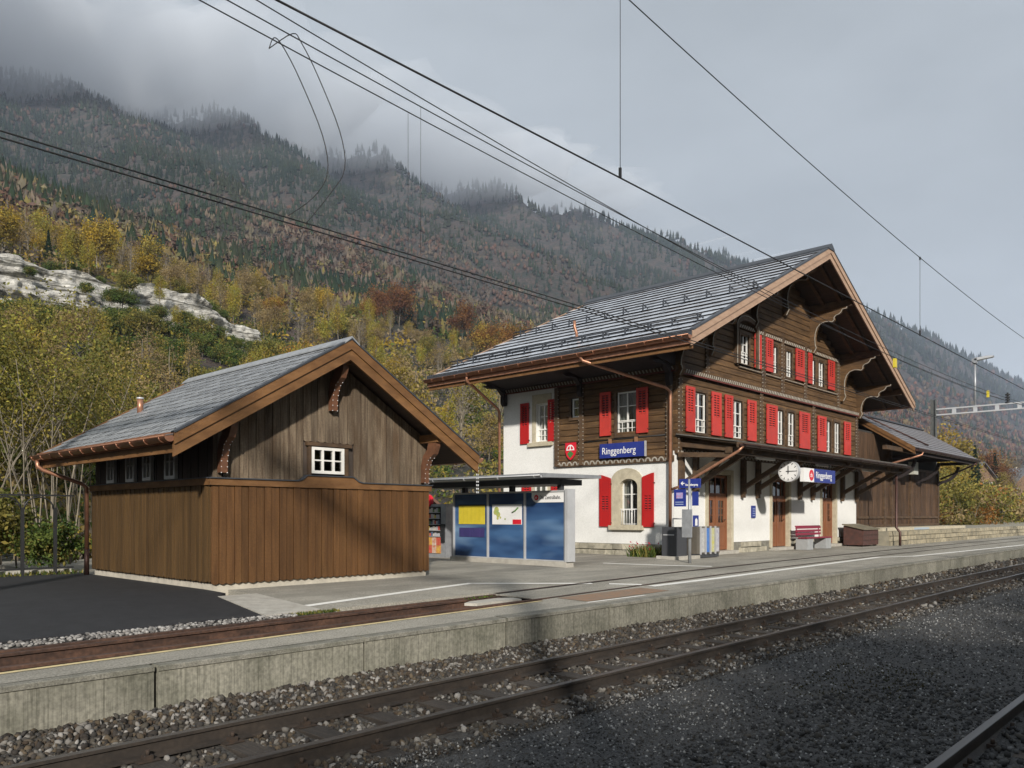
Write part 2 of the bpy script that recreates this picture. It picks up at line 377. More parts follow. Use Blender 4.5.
YEL = [(.33,.235,.045), (.27,.21,.05), (.37,.255,.04), (.22,.19,.055)]
ORG = [(.22,.105,.032), (.26,.135,.038), (.17,.085,.032)]
RUS = [(.17,.075,.035), (.14,.065,.04), (.20,.10,.04)]
OLV = [(.20,.175,.05), (.15,.145,.045), (.26,.21,.055), (.125,.135,.04)]
GRN = [(.075,.115,.030), (.062,.095,.030), (.11,.14,.036)]
DGR = [(.022,.040,.020), (.030,.050,.024)]
TAN = [(.27,.205,.105), (.22,.165,.09), (.31,.23,.10)]
GRY = [(.17,.15,.12), (.14,.12,.10), (.20,.165,.12)]
LIM = [(.32,.29,.06), (.26,.26,.06), (.37,.31,.05)]

def trunk_mesh(rng, h, r, tips, mt, n=6, stems=1, lean=.05):
    b = MB(); tops = []
    for s_ in range(stems):
        ox, oy = (rng.uniform(-.5, .5, 2)*(2.4 if stems > 1 else 0)).tolist()
        p = []
        wx, wy = rng.uniform(-1, 1, 2)*lean*h
        if stems > 1: wx += ox*h*.24; wy += oy*h*.24
        for i in range(6):
            t = i/5; p.append((ox + wx*t*t + .02*h*math.sin(5*t + s_), oy + wy*t*t + .02*h*math.cos(4*t + s_), h*t))
        b.tube(p, r*(1 if s_ == 0 else .75), n, 0, r*.18); tops.append(p)
    for q in tips:
        p = tops[rng.integers(0, len(tops))]
        t = np.clip(q[2]/h*.62, .25, .9); i = min(int(t*5), 4); f_ = t*5 - i
        s0 = Vector(p[i]).lerp(Vector(p[i+1]), f_); e = Vector(q)
        mid = s0.lerp(e, .5) + Vector((0, 0, .06*h))*(1 if e.z > s0.z else -.3)
        b.tube([s0, mid, e], r*.32, 4, 0, r*.07, cap=False)
    me = bpy.data.meshes.new('trunk')
    me.from_pydata([tuple(v) for v in b.v], [], b.f); me.materials.append(mt)
    me.polygons.foreach_set('use_smooth', [True]*len(b.f)); me.update()
    return me

PROTO = {}
def proto(key, seed, h, rad, n, clumps, leaf, pal, zc=None, r=.14, mt=None, tight=.36, stems=1, tips=14, lean=.05, conic=0, lowcut=-.7):
    rng = np.random.default_rng(seed)
    zc = h*.6 if zc is None else zc
    V, F, C, tc_ = crown_data(rng, n, rad, zc, clumps, leaf, pal, tight, lowcut, conic)
    cm = np_mesh('crown', V, F, M['leaf'], C)
    idx = rng.permutation(len(tc_))[:tips]
    tm = trunk_mesh(rng, h*(.9 if stems == 1 else .72), r, [tuple(tc_[i]) for i in idx], mt or M['bark'], stems=stems, lean=lean)
    PROTO.setdefault(key, []).append((tm, cm))
for v in range(2):
    proto('golden', 10+v, 11, (3.0, 3.0, 4.4), 4600, 30, .185, YEL, tips=16)
    proto('orange', 20+v, 11, (4.2, 4.2, 4.0), 5200, 34, .185, ORG+YEL[:1], tips=14)
    proto('rust', 30+v, 11, (4.0, 4.0, 4.2), 4600, 32, .185, RUS, tips=14)
    proto('lime', 40+v, 12, (2.2, 2.2, 5.2), 2600, 26, .16, LIM+YEL[:1], tips=24, r=.11, mt=M['bark_pale'])
    proto('sparse', 50+v, 12, (2.4, 2.4, 5.0), 1300, 26, .15, TAN+YEL[1:2], tips=26, r=.12, mt=M['bark_pale'])
    proto('bare', 60+v, 12, (2.0, 2.0, 5.0), 500, 30, .15, GRY, tips=30, r=.12, mt=M['bark_pale'])
    proto('olive', 70+v, 8, (3.4, 3.4, 3.2), 5200, 34, .185, OLV, zc=4.2, tips=14)
    proto('green', 80+v, 6, (3.2, 3.2, 2.4), 4800, 30, .185, GRN+OLV[:1], zc=3.0, tips=10)
    proto('tan', 90+v, 10, (3.2, 3.2, 4.0), 3200, 32, .17, TAN+OLV[2:3], tips=22)
def spruce(seed):
    rng = np.random.default_rng(seed); h = 13; P = []
    for i in range(2300):
        t = rng.uniform(.06, 1)**.8; rr = (1-t)*2.6*(.55+.45*math.sin(t*70)**2)*rng.uniform(.25, 1)**.5; an = rng.uniform(0, 6.283)
        P.append((rr*math.cos(an), rr*math.sin(an), h*t - rr*.25))
    P = np.array(P); V, F = leaf_quads(P, .30, rng, .3); C = np.repeat(pal_cols(rng, len(P), DGR, .3), 4, axis=0)
    return trunk_mesh(rng, 12.6, .16, [], M['bark'], lean=.0), np_mesh('crown', V, F, M['leaf'], C)
PROTO['spruce'] = [spruce(1), spruce(2)]

TREE_COUNT = [0]
def tree(key, x, y, s, name, label, group, rz=None, z=None, sz=None):
    k = TREE_COUNT[0]; TREE_COUNT[0] += 1
    rr = random.Random(1000+k)
    tm, cm = PROTO[key][k % 2]
    zz = float(T(x, y)) if z is None else z
    o = thing(name, (x, y, zz - .1), label, 'tree' if 'tree' in name or key == 'spruce' else 'shrub', group)
    o.rotation_euler = (0, 0, rr.uniform(0, 6.28) if rz is None else rz); o.scale = (s*rr.uniform(.9, 1.1), s*rr.uniform(.9, 1.1), sz or s)
    link('trunk', tm, o); link('crown', cm, o)
    return o

# ------------------------------------------------------------------ far forest on the mountain: one mass
def px_dir(px):
    r = (px-512)/802; t = R(43.08); c_, s_ = math.cos(t), math.sin(t)
    return c_ + s_*r, s_ - c_*r      # direction in XY per unit of depth
def ico():
    t = (1+5**.5)/2
    v = np.array([(-1,t,0),(1,t,0),(-1,-t,0),(1,-t,0),(0,-1,t),(0,1,t),(0,-1,-t),(0,1,-t),(t,0,-1),(t,0,1),(-t,0,-1),(-t,0,1)], float)
    v /= np.linalg.norm(v[0])
    f = np.array([(0,11,5),(0,5,1),(0,1,7),(0,7,10),(0,10,11),(1,5,9),(5,11,4),(11,10,2),(10,7,6),(7,1,8),(3,9,4),(3,4,2),(3,2,6),(3,6,8),(3,8,9),(4,9,5),(2,4,11),(6,2,10),(8,6,7),(9,8,1)])
    return v, f
def forest():
    rng = np.random.default_rng(5); N = 66000
    px = rng.uniform(-140, 1160, N)
    d = np.array([px_dir(p) for p in px])
    Y = 185*np.exp(rng.uniform(0, 1, N)**.82*math.log(1500/185)); X = d[:, 0]/d[:, 1]*Y
    keep = (X < 6500) & (X > -800)
    # on the far right the belt lies closer, with no gap behind the station
    X, Y, px = X[keep], Y[keep], px[keep]; N = len(X)
    Z = T(X, Y); dist = np.hypot(X, Y)
    over = np.interp(Y, HY, HZ)
    hgt = np.clip(dist*.0070, 5.2, 24)*rng.uniform(.6, 1.4, N)
    # kind: 0 conifer, 1 round broadleaf, 2 bare upright
    patch = wav(X, Y, 60, 9) + .8*wav(X, Y*1.3, 24, 4) + .5*wav(X, Y, 11, 2)
    high = np.clip((Z-120)/380, 0, 1)
    patch2 = np.clip(wav(X, Y, 33, 8) + .5*wav(X, Y, 12, 1), -1, 1)
    belt = np.clip((Z + 55*wav(X, Y, 48, 3) - 175)/130, 0, 1)
    pc = np.clip(.07 + .86*belt + .40*np.clip(patch, -1, 1) - .10*((X > 420) & (Z < 330)), .02, .95)
    u = rng.uniform(0, 1, N)
    kind = np.where(u < pc, 0, np.where(u < pc + (1-pc)*np.where(Y < 420, .48, .68), 1, 2))
    Vs, Fs, Cs = [], [], []; base = 0
    # conifer template: three ragged skirts
    def conifer(r_):
        v = []; f = []
        for (z0, z1, rad) in ((.02, .68, .24), (.40, 1.0, .16)):
            b = len(v); n = 6
            for i in range(n):
                a_ = 6.283*(i + r_.uniform(-.25, .25))/n; q = rad*r_.uniform(.65, 1.2)
                v.append((q*math.cos(a_), q*math.sin(a_), z0 + r_.uniform(-.05, .06)))
            v.append((r_.uniform(-.02, .02), r_.uniform(-.02, .02), z1))
            f += [(b+i, b+(i+1) % n, b+n) for i in range(n)]
        return np.array(v), np.array(f)
    iv, jf = ico()
    def mid(v, f):
        v = list(map(tuple, v)); cache = {}; nf = []
        def m_(a_, b_):
            k_ = (min(a_, b_), max(a_, b_))
            if k_ not in cache:
                q = np.array(v[a_]) + np.array(v[b_]); q /= np.linalg.norm(q); cache[k_] = len(v); v.append(tuple(q))
            return cache[k_]
        for a_, b_, c_ in f:
            ab, bc, ca = m_(a_, b_), m_(b_, c_), m_(c_, a_); nf += [(a_, ab, ca), (b_, bc, ab), (c_, ca, bc), (ab, bc, ca)]
        return np.array(v), np.array(nf)
    iv2, jf2 = mid(iv, jf)
    def broad(r_):
        m_ = 40; q = r_.normal(size=(m_, 3)); q /= np.linalg.norm(q, axis=1)[:, None]; q *= r_.uniform(.3, 1, (m_, 1))**.5
        q = q*np.array([.34, .34, .42]); q[:, 2] += .52
        V_, F_ = leaf_quads(q, .115, r_)
        return V_, np.concatenate([F_[:, [0, 1, 2]], F_[:, [0, 2, 3]]])
    def bare(r_):
        v = []; f = []
        for i in range(8):
            a_ = r_.uniform(0, 6.283); q = r_.uniform(0, .20); z0 = r_.uniform(0, .35); hh = r_.uniform(.45, .66); wd = r_.uniform(.05, .11)
            x0, y0 = q*math.cos(a_), q*math.sin(a_); b = len(v); t_ = r_.uniform(0, 3.14)
            v += [(x0-wd*math.cos(t_), y0-wd*math.sin(t_), z0+hh*.4), (x0*.4, y0*.4, z0), (x0+wd*math.cos(t_), y0+wd*math.sin(t_), z0+hh*.5), (x0*1.2, y0*1.2, z0+hh)]
            f += [(b, b+1, b+2), (b, b+2, b+3)]
        return np.array(v), np.array(f)
    def blob(r_):
        v = iv*np.array([.30, .30, .50])*r_.uniform(.45, 1.35, (len(iv), 1)); v[:, 2] += .48
        return v, jf
    gens = (conifer, broad, bare, blob)
    kind = np.where((kind == 1) & (dist > 480), 3, kind)
    temps = [[g(np.random.default_rng(77+i+10*q)) for i in range(8)] for q, g in enumerate(gens)]
    dark = np.array([(.020,.034,.024), (.026,.040,.026), (.030,.045,.026), (.036,.044,.028)])
    red = np.array([(.075,.060,.050), (.090,.068,.056), (.100,.066,.054), (.118,.070,.052), (.105,.080,.064), (.085,.072,.058)])
    gry = np.array([(.125,.105,.088), (.105,.09,.078), (.15,.12,.09), (.13,.115,.08)])
    low = np.array([(.19,.15,.06), (.16,.125,.06), (.20,.17,.06), (.15,.10,.05), (.12,.115,.05), (.17,.15,.09)])
    for q in range(4):
        for t in range(8):
            sel = np.where((kind == q) & (np.arange(N) % 8 == t))[0]
            if not len(sel): continue
            tv, tf = temps[q][t]; n = len(sel); k = len(tv)
            an = rng.uniform(0, 6.283, n); ca, sa = np.cos(an)[:, None], np.sin(an)[:, None]
            wid = (hgt[sel]*rng.uniform(.8, 1.2, n)*(1.15, 1.1, 1.15, 1.05)[q])[:, None]
            hh = (hgt[sel]*(1.35, .95, 1.05, .9)[q])[:, None]
            x = (tv[None, :, 0]*ca - tv[None, :, 1]*sa)*wid + X[sel][:, None]
            y = (tv[None, :, 0]*sa + tv[None, :, 1]*ca)*wid + Y[sel][:, None]
            z = tv[None, :, 2]*hh + Z[sel][:, None] - .4
            Vs.append(np.stack([x, y, z], -1).reshape(-1, 3))
            Fs.append((tf[None] + (base + np.arange(n)*k)[:, None, None]).reshape(-1, 3)); base += n*k
            pal = (dark, red, gry, red)[q]
            hue = (patch2[sel]*.5 + .5)*len(pal) + rng.normal(0, .55, n)
            c_ = pal[np.clip(hue.astype(int), 0, len(pal)-1)]*rng.uniform(.86, 1.14, (n, 1))
            if q:
                lw = (Y[sel] < 250 + 60*rng.normal(0, 1, n)) & (rng.uniform(0, 1, n) < .7)
                c_[lw] = low[rng.integers(0, len(low), lw.sum())]*rng.uniform(.75, 1.2, (lw.sum(), 1))
                rt_ = (X[sel] > 420) & (px[sel] > 840) & (Z[sel] < 330) & (rng.uniform(0, 1, n) < .75)
                rus = np.array([(.15,.070,.045), (.12,.062,.045), (.17,.095,.055), (.13,.105,.08), (.10,.075,.05), (.16,.12,.06), (.11,.05,.035)])
                c_[rt_] = rus[rng.integers(0, len(rus), rt_.sum())]*rng.uniform(.75, 1.2, (rt_.sum(), 1))
            cc = np.repeat(c_[:, None, :], k, 1)*rng.uniform(.85, 1.15, (n, k, 1))*(.86 - .24*belt[sel])[:, None, None]
            Cs.append(cc.reshape(-1, 3))
    return np_mesh('forest', np.concatenate(Vs), np.concatenate(Fs), M['forest'], np.concatenate(Cs))
tag(link('forest', forest()), 'dark spruce and reddish bare beech forest covering the mountainside', kind='stuff')

# ------------------------------------------------------------------ undergrowth on the near slope: one mass
def undergrowth():
    rng = np.random.default_rng(8); Ps, Cs = [], []; n_b = 2700
    sz = []
    for i in range(n_b):
        px = rng.uniform(-120, 1150)
        dx, dy = px_dir(px)
        Y = 25*math.exp(rng.uniform(0, 1)*math.log(230/25)); X = dx/dy*Y
        if 590 < px < 880 and Y < 150: continue
        if X > 700: continue
        dist = math.hypot(X, Y)
        if 6 < X < 84 and 123 < Y < 131: continue
        if 14 < X < 76 and 96 < Y < 124 and rng.uniform() < .35: continue
        rad = np.array([1.5, 1.5, 1.0])*np.clip(dist/70, .7, 2.2)*rng.uniform(.6, 1.3)
        n = 75
        P = rng.normal(size=(n, 3))*rad*.5; P[:, 2] = np.abs(P[:, 2])
        P += np.array([X, Y, float(T(X, Y))])
        if 16 < X < 84 and 96 < Y < 130: pal = (GRN, GRN, OLV, LIM)[rng.integers(0, 4)]
        elif px > 900: pal = (OLV, GRY, TAN, RUS, GRN)[rng.integers(0, 5)]
        else: pal = (OLV, TAN, GRN, YEL, OLV, GRY)[rng.integers(0, 6)]
        Ps.append(P); Cs.append(pal_cols(rng, 1, pal, .2)*rng.uniform(.75, 1.25, (n, 1)))
        sz.append(np.full(n, np.clip(dist*.0024, .14, .6)))
    P = np.concatenate(Ps); V, F = leaf_quads(P, np.concatenate(sz), rng)
    return np_mesh('undergrowth', V, F, M['leaf'], np.repeat(np.concatenate(Cs), 4, axis=0))
tag(link('undergrowth', undergrowth()), 'olive, green and tan scrub covering the lower slope', kind='stuff')
# ------------------------------------------------------------------ ground of the station: ballast, platform, yard
def zg(y): return .37 + max(0, min(y, 13) - 7.4)*.0232

def sheet(name, x0, x1, y0, y1, nx_, ny_, zf, m, label):
    xs_ = np.concatenate([[x0], np.linspace(0, 60, nx_), [x1]]); ys_ = np.linspace(y0, y1, ny_)
    gx_, gy_ = np.meshgrid(xs_, ys_, indexing='ij')
    V = np.stack([gx_, gy_, zf(gx_, gy_)], -1).reshape(-1, 3); k = len(ys_)
    ii_, jj_ = np.meshgrid(np.arange(len(xs_)-1), np.arange(k-1), indexing='ij'); a_ = (ii_*k + jj_).ravel()
    return tag(link(name, np_mesh(name, V, np.stack([a_, a_+k, a_+k+1, a_+1], -1), m, smooth=True)), label, kind='structure')
def bed_z(x, y):
    z = -.155 + .0*x
    z = z + sstep(6.75, 7.35, y)*.115                      # banked up against the platform
    z = z - .055*np.exp(-((y-5.86)/.42)**2)
    return z + .012*wav(x, y, .4, 2)
sheet('ballast_bed', -30, 250, 4.55, 7.46, 160, 30, bed_z, M['bed'], 'stone ballast bed under the track along the platform')
def gravel_z(x, y): return -.13 + .018*wav(x, y, .9, 3) - .05*sstep(1.5, 1.2, y) + .012*wav(x, y, .35, 7)
sheet('gravel_path', -30, 250, -6, 4.6, 160, 40, gravel_z, M['dark_gravel'], 'dark fine gravel between the two running tracks')

def stones(name, seed, zones, pal, label, zf, octa=False):
    """zones: x0,x1,y0,y1,count,size_lo,size_hi"""
    rng = np.random.default_rng(seed)
    if octa:
        tv = np.array([(1,0,0),(-1,0,0),(0,1,0),(0,-1,0),(0,0,1),(0,0,-1)], float)
        tf = np.array([(0,2,4),(2,1,4),(1,3,4),(3,0,4),(2,0,5),(1,2,5),(3,1,5),(0,3,5)])
    else: tv, tf = ico()
    Vs, Fs, Cs = [], [], []; base = 0
    for x0, x1, y0, y1, n, s0, s1 in zones:
        x = rng.uniform(x0, x1, n); y = rng.uniform(y0, y1, n); s = rng.uniform(s0, s1, n)
        if name == 'ballast_stones':      # the sleepers stay clear of stones
            ph = np.abs(((x + .9 + .35) % .70) - .35); ok_ = ~((ph < .145) & (np.abs(y - 5.845) < .98)) & (np.abs(y-5.32) > .05) & (np.abs(y-6.37) > .05)
            ok_ &= ~((np.abs(y-5.845) < .5) & (rng.uniform(0, 1, n) < .35))
            x, y, s = x[ok_], y[ok_], s[ok_]; n = len(x)
        k = len(tv)
        v = tv[None]*rng.uniform(.62, 1.28, (n, k, 1))*np.stack([s*rng.uniform(.7, 1.3, n), s*rng.uniform(.7, 1.3, n), s*rng.uniform(.5, .95, n)], -1)[:, None, :]
        A = rng.normal(size=(n, 3, 3)); Q, _ = np.linalg.qr(A)
        v = np.einsum('nkj,nij->nki', v, Q)
        z = zf(x, y) + s*rng.uniform(-.1, .55, n)
        v = v + np.stack([x, y, z], -1)[:, None, :]
        Vs.append(v.reshape(-1, 3)); Fs.append((tf[None] + (base + np.arange(n)*k)[:, None, None]).reshape(-1, 3)); base += n*k
        c_ = np.array(pal)[rng.integers(0, len(pal), n)]*rng.uniform(.7, 1.25, (n, 1))
        Cs.append(np.repeat(c_, k, axis=0))
    return tag(link(name, np_mesh(name, np.concatenate(Vs), np.concatenate(Fs), M['stone'], np.concatenate(Cs))), label, kind='stuff')
SPAL0 = [(.085,.075,.06), (.11,.10,.085), (.06,.052,.045), (.15,.14,.125), (.07,.065,.06), (.20,.19,.175), (.13,.10,.065), (.045,.038,.032), (.10,.082,.062), (.075,.055,.038)]
SPAL = [tuple(q*(.62 if i not in (3, 5) else 1.0) for q in p) for i, p in enumerate(SPAL0)]
stones('ballast_stones', 3, [(0, 9, 4.75, 7.38, 19000, .020, .038), (9, 18, 4.75, 7.38, 10500, .022, .040), (18, 34, 4.75, 7.38, 4200, .035, .055), (34, 70, 4.75, 7.38, 2600, .05, .08)],
       SPAL, 'grey and brown ballast stones around the track by the platform', bed_z)
GPAL = [(.05,.05,.05), (.075,.075,.074), (.033,.033,.033), (.105,.105,.103), (.065,.061,.054), (.30,.30,.29)]
stones('gravel_stones', 4, [(1.5, 8, 1.75, 4.9, 15000, .007, .017), (8, 20, 1.75, 4.9, 9000, .010, .021), (20, 45, 1.75, 4.9, 4000, .016, .03)],
       GPAL, 'small dark gravel chips in the foreground', gravel_z, octa=True)
stones('coarse_stones', 6, [(1.4, 10, 1.72, 3.3, 3000, .012, .030), (1.0, 9, .3, 1.62, 2500, .018, .036)], GPAL[:5], 'coarser dark stones beside the nearest rail', gravel_z)

# ---- running tracks
RAILP = [(-.062,-.150),(.062,-.150),(.062,-.138),(.012,-.118),(.010,-.040),(.033,-.030),(.033,-.004),(.028,0),(-.028,0),(-.033,-.004),(-.033,-.030),(-.010,-.040),(-.012,-.118),(-.062,-.138)]
def rail_mesh(x0, x1, fy, step=None, dz=0, mats=None, prof=RAILP, fz=None):
    b = MB(); n = len(prof)
    xs_ = [x0, x1] if step is None else list(np.arange(x0, x1+step/2, step))
    for x in xs_:
        for u, v in prof: b.v.append((x, fy(x) + u, v + dz + (fz(x) if fz else 0)))
    for i in range(len(xs_)-1):
        for j in range(n):
            k = (j+1) % n; b.f.append((i*n+j, i*n+k, (i+1)*n+k, (i+1)*n+j)); b.m.append(1 if v_top(prof, j, k) else 0); b.sm.append(False)
    b.f += [tuple(range(n)), tuple((len(xs_)-1)*n + j for j in range(n))[::-1]]; b.m += [0, 0]; b.sm += [False, False]
    return b
def v_top(prof, j, k): return prof[j][1] >= -.005 and prof[k][1] >= -.005

def track(yn, yf, x0, x1, label, first_sleeper, n_sl):
    t = thing('railway_track', (0, (yn+yf)/2, -.15), label, 'railway track', 'running tracks in front of the platform')
    for y in (yn, yf): rail_mesh(x0, x1, lambda x: y).build('rail', [M['rail'], M['rail_head']], t)
    sb = MB().box(-.11, .11, -.95, .95, -.13, -.004)
    me = bpy.data.meshes.new('sleeper'); me.from_pydata(sb.v, [], sb.f); me.materials.append(M['sleeper']); me.update()
    rr = random.Random(int(yn*10))
    fb = MB()
    for i in range(n_sl):
        x = first_sleeper + .70*i
        o = link('sleeper', me, t, (x + rr.uniform(-.02, .02), rr.uniform(-.03, .03), rr.uniform(-.006, .004))); o.rotation_euler = (0, 0, rr.uniform(-.02, .02))
        for y in (yn, yf):
            fb.box(x-.085, x+.085, y-.135, y+.135, -.151, -.142)
            for sgn in (-1, 1):
                fb.box(x-.035, x+.035, y+sgn*.050, y+sgn*.115, -.142, -.105); fb.tube([(x, y+sgn*.088, -.105), (x, y+sgn*.088, -.065)], .017, 6)
    f_ = fb.build('rail_fastenings', M['iron'], t); f_['kind'] = 'stuff'
    return t
track(5.32, 6.37, -15, 240, 'rusty railway track on dark sleepers running along the platform wall', -.9, 75)
track(.62, 1.68, -15, 240, 'railway track whose far rail crosses the bottom corner of the gravel', .4, 22)

# ---- platform edge blocks and surfaces
FARR = ([-12, 2, 9.4, 12.3, 16.5, 22.3, 30.7, 50, 120], [8.4, 9.10, 9.50, 9.70, 9.98, 10.20, 10.36, 10.45, 10.5])
def yfar(x): return float(np.interp(x, *FARR))
def ynear(x): return yfar(x) - 1.03
plat = MB()
def slab(b, poly, depth=.4, dz=0, m=0):
    n = len(poly); p = [(x, y, zg(y)+dz) for x, y in poly] + [(x, y, zg(y)+dz-depth) for x, y in poly]
    b.add(p, [tuple(range(n)), tuple(range(n, 2*n))[::-1]] + [(i, n+i, n+(i+1) % n, (i+1) % n) for i in range(n)], m)
XR = 9.75
near_edge = [(x, ynear(x) - .09) for x in (XR, 6, 2, -3, -12)]
slab(plat, [(-12, 7.62), (XR, 7.62)] + near_edge)
slab(plat, [(XR, 7.62), (130, 7.62), (130, 13), (XR, 13)])
slab(plat, [(6.05, yfar(6)+.35), (XR, yfar(XR)+.16), (XR, 13), (6.62, 13), (6.62, 11.9)])
slab(plat, [(6.0, 13), (60, 13), (60, 26), (6.0, 26)])
tag(plat.build('platform', M['asphalt']), 'worn grey asphalt platform with a siding let into it', kind='structure')
P_ = bpy.data.objects['platform']
bx0 = MB(); L_ = 2.33
prof = [(7.40,-.30),(7.40,.315),(7.385,.325),(7.385,.366),(7.40,.3735),(7.655,.3755),(7.655,-.30)]
bx0.prism(prof, lambda u, v, a_: (a_, u-7.4, v), .018, L_-.018)
bme = bpy.data.meshes.new('edge_block'); bme.from_pydata(bx0.v, [], bx0.f); bme.materials.append(M['concrete']); bme.materials.append(M['coping'])
bme.polygons.foreach_set('material_index', [1 if i in (4, 5, 6) else 0 for i in range(len(bx0.f))]); bme.update()
for i in range(-3, 48):
    o = link('edge_block', bme, P_, (3.14 + L_*(i-1), 7.4 + random.Random(i).uniform(-.006, .006), random.Random(i+90).uniform(-.006, .002)))
# recess of the open siding
rec = MB()
rec.add([(-12, 7.2, .225), (9.9, 8.2, .225), (9.9, 10.2, .225), (-12, 9.6, .225)], [(0, 1, 2, 3)])
rec.add([(XR+.0, 8.2, .10), (XR, 9.8, .10), (XR, 9.8, .39), (XR, 8.2, .39)], [(0, 1, 2, 3)])
tag(rec.build('siding_bed', mat('siding_bed', (.045,.028,.020), (.02,.015,.012), 8, rough=.95, bump=.8, bscale=30)), 'rusty dark bed between the siding rails', kind='structure')
sid = thing('siding_track', (0, 8.5, .3), 'rust-red siding rails sunk in the platform surface', 'railway track')
for fy in (ynear, yfar):
    rail_mesh(-12, XR, fy, 1.0, .0, fz=lambda x: zg(9)+.004).build('rail', [M['rail_red'], M['rail_red']], sid)
    s_ = 1 if fy is ynear else -1
    rail_mesh(-12, XR, lambda x: fy(x) + s_*.12, 1.0, .0, fz=lambda x: zg(9)-.012).build('check_rail', [M['rail_red'], M['rail_red']], sid)
    b = MB(); g = MB()
    xs_ = list(np.arange(XR, 75, .75))
    for q, (bb, w0, w1, dz) in enumerate(((b, -.033, .033, .010), (g, (.033 if s_ > 0 else -.085), (.085 if s_ > 0 else -.033), .0045))):
        for i, x in enumerate(xs_):
            y = fy(x); bb.v += [(x, y+w0, zg(y)+dz), (x, y+w1, zg(y)+dz)]
        for i in range(len(xs_)-1): bb.f.append((2*i, 2*i+2, 2*i+3, 2*i+1)); bb.m.append(0); bb.sm.append(False)
    b.build('rail', M['rail_red'], sid); g.build('rail_groove', M['groove'], sid)
cov = MB(); cov.prism([(8.6, 8.78), (9.55, 8.72), (9.62, 8.98), (9.4, 9.12), (8.75, 9.08), (8.5, 8.95)], lambda u, v, a_: (u, v, a_), .36, .403)
tag(cov.build('cover_slab', M['pale_concrete']), 'pale concrete slab lying between the siding rails where they enter the platform', 'slab')

yard = MB()
slab(yard, [(-40, 8.4+.45), (2, yfar(2)+.50), (5.50, yfar(5.5)+.40), (6.02, 11.95), (6.34, 12.3), (6.34, 13), (-40, 13)], .3, .004)
slab(yard, [(-40, 13), (6.34, 13), (6.34, 19.2), (-40, 19.2)], .3, .004)
tag(yard.build('asphalt_yard', M['new_asphalt']), 'fresh black asphalt yard beside the wooden shed', kind='structure')
sl = MB(); slab(sl, [(5.52, yfar(5.5)+.32), (6.41, yfar(6.4)+.36), (6.70, 11.95), (6.04, 11.97)], .3, .006)
tag(sl.build('concrete_ramp', M['pale_concrete']), 'pale concrete strip at the edge of the asphalt yard', kind='structure')
def white_strip():
    rng = np.random.default_rng(12); n = 1700
    x = rng.uniform(-2, 5.9, n); y = np.array([yfar(q) for q in x]) + rng.uniform(.06, .50, n)
    tv, tf = ico(); s = rng.uniform(.010, .027, n); k = 12
    v = tv[None]*rng.uniform(.6, 1.3, (n, k, 1))*s[:, None, None]*np.array([1.1, 1.1, .75]) + np.stack([x, y, .405 + s*.3], -1)[:, None, :]
    c_ = np.array([(.24,.23,.215), (.17,.16,.15), (.32,.31,.295), (.11,.105,.10)])[rng.integers(0, 4, n)]
    return np_mesh('white_stones', v.reshape(-1, 3), (tf[None] + (np.arange(n)*k)[:, None, None]).reshape(-1, 3), M['stone'], np.repeat(c_, k, axis=0))
tag(link('white_stones', white_strip()), 'strip of pale stones between the asphalt yard and the siding', kind='stuff')
b = MB(); b.add([(-12, 8.4+.02, .395), (6.3, yfar(6.3)+.03, .395), (6.3, yfar(6.3)+.55, .395), (-12, 8.4+.55, .395)], [(0, 1, 2, 3)])
tag(b.build('stone_strip_bed', M['bed']), 'grit under the pale stones', kind='structure')

def marking(name, pts, wd, m, label):
    b = MB(); pts = [Vector((p[0], p[1], 0)) for p in pts]; n = len(pts)
    for i, p in enumerate(pts):
        d = (pts[min(i+1, n-1)] - pts[max(i-1, 0)]).normalized(); q = Vector((-d.y, d.x, 0))*wd/2
        for s_ in (-1, 1):
            e = p + q*s_; b.v.append((e.x, e.y, zg(e.y)+.0055))
    for i in range(n-1): b.f.append((2*i, 2*i+2, 2*i+3, 2*i+1)); b.m.append(0); b.sm.append(False)
    return tag(b.build(name, m), label, kind='structure')
marking('white_line', [(6.45, 10.12), (8.6, 10.60), (10.66, 11.02)], .16, M['paint_white'], 'white line from the pale slab past the wooden shed')
marking('white_line', [(10.60, 11.02), (12.5, 9.55)], .17, M['paint_white'], 'white line slanting from the shed across the siding')
marking('white_line', [(12.72, 9.3), (13.1, 8.80)], .2, M['paint_white'], 'short white line between the siding rails')
marking('white_line', [(13.0, 8.52), (15.6, 8.56), (20, 8.75), (26.9, 9.02), (28.7, 8.48), (36, 8.28), (43.7, 8.12), (75, 7.98), (125, 7.95)], .18, M['paint_white'], 'long white safety line along the platform edge')
marking('white_line', [(17.1, 12.7), (17.9, 11.2), (18.6, 10.35)], .2, M['paint_white'], 'white line running from the shelter towards the siding')
marking('yellow_line', [(x, ynear(x) - .15) for x in (-4, 0, 2, 4, 6, 8, 9.6)], .075, M['paint_yellow'], 'faded yellow line along the open siding')
marking('rust_patch', [(10.1, 8.12), (12.6, 8.18)], .62, M['rust_patch'], 'rust-brown patch on the platform beside the siding')
marking('white_line', [(10.0, 7.74), (11.6, 7.72)], .06, M['paint_white'], 'thin white line bordering the rust-brown patch')
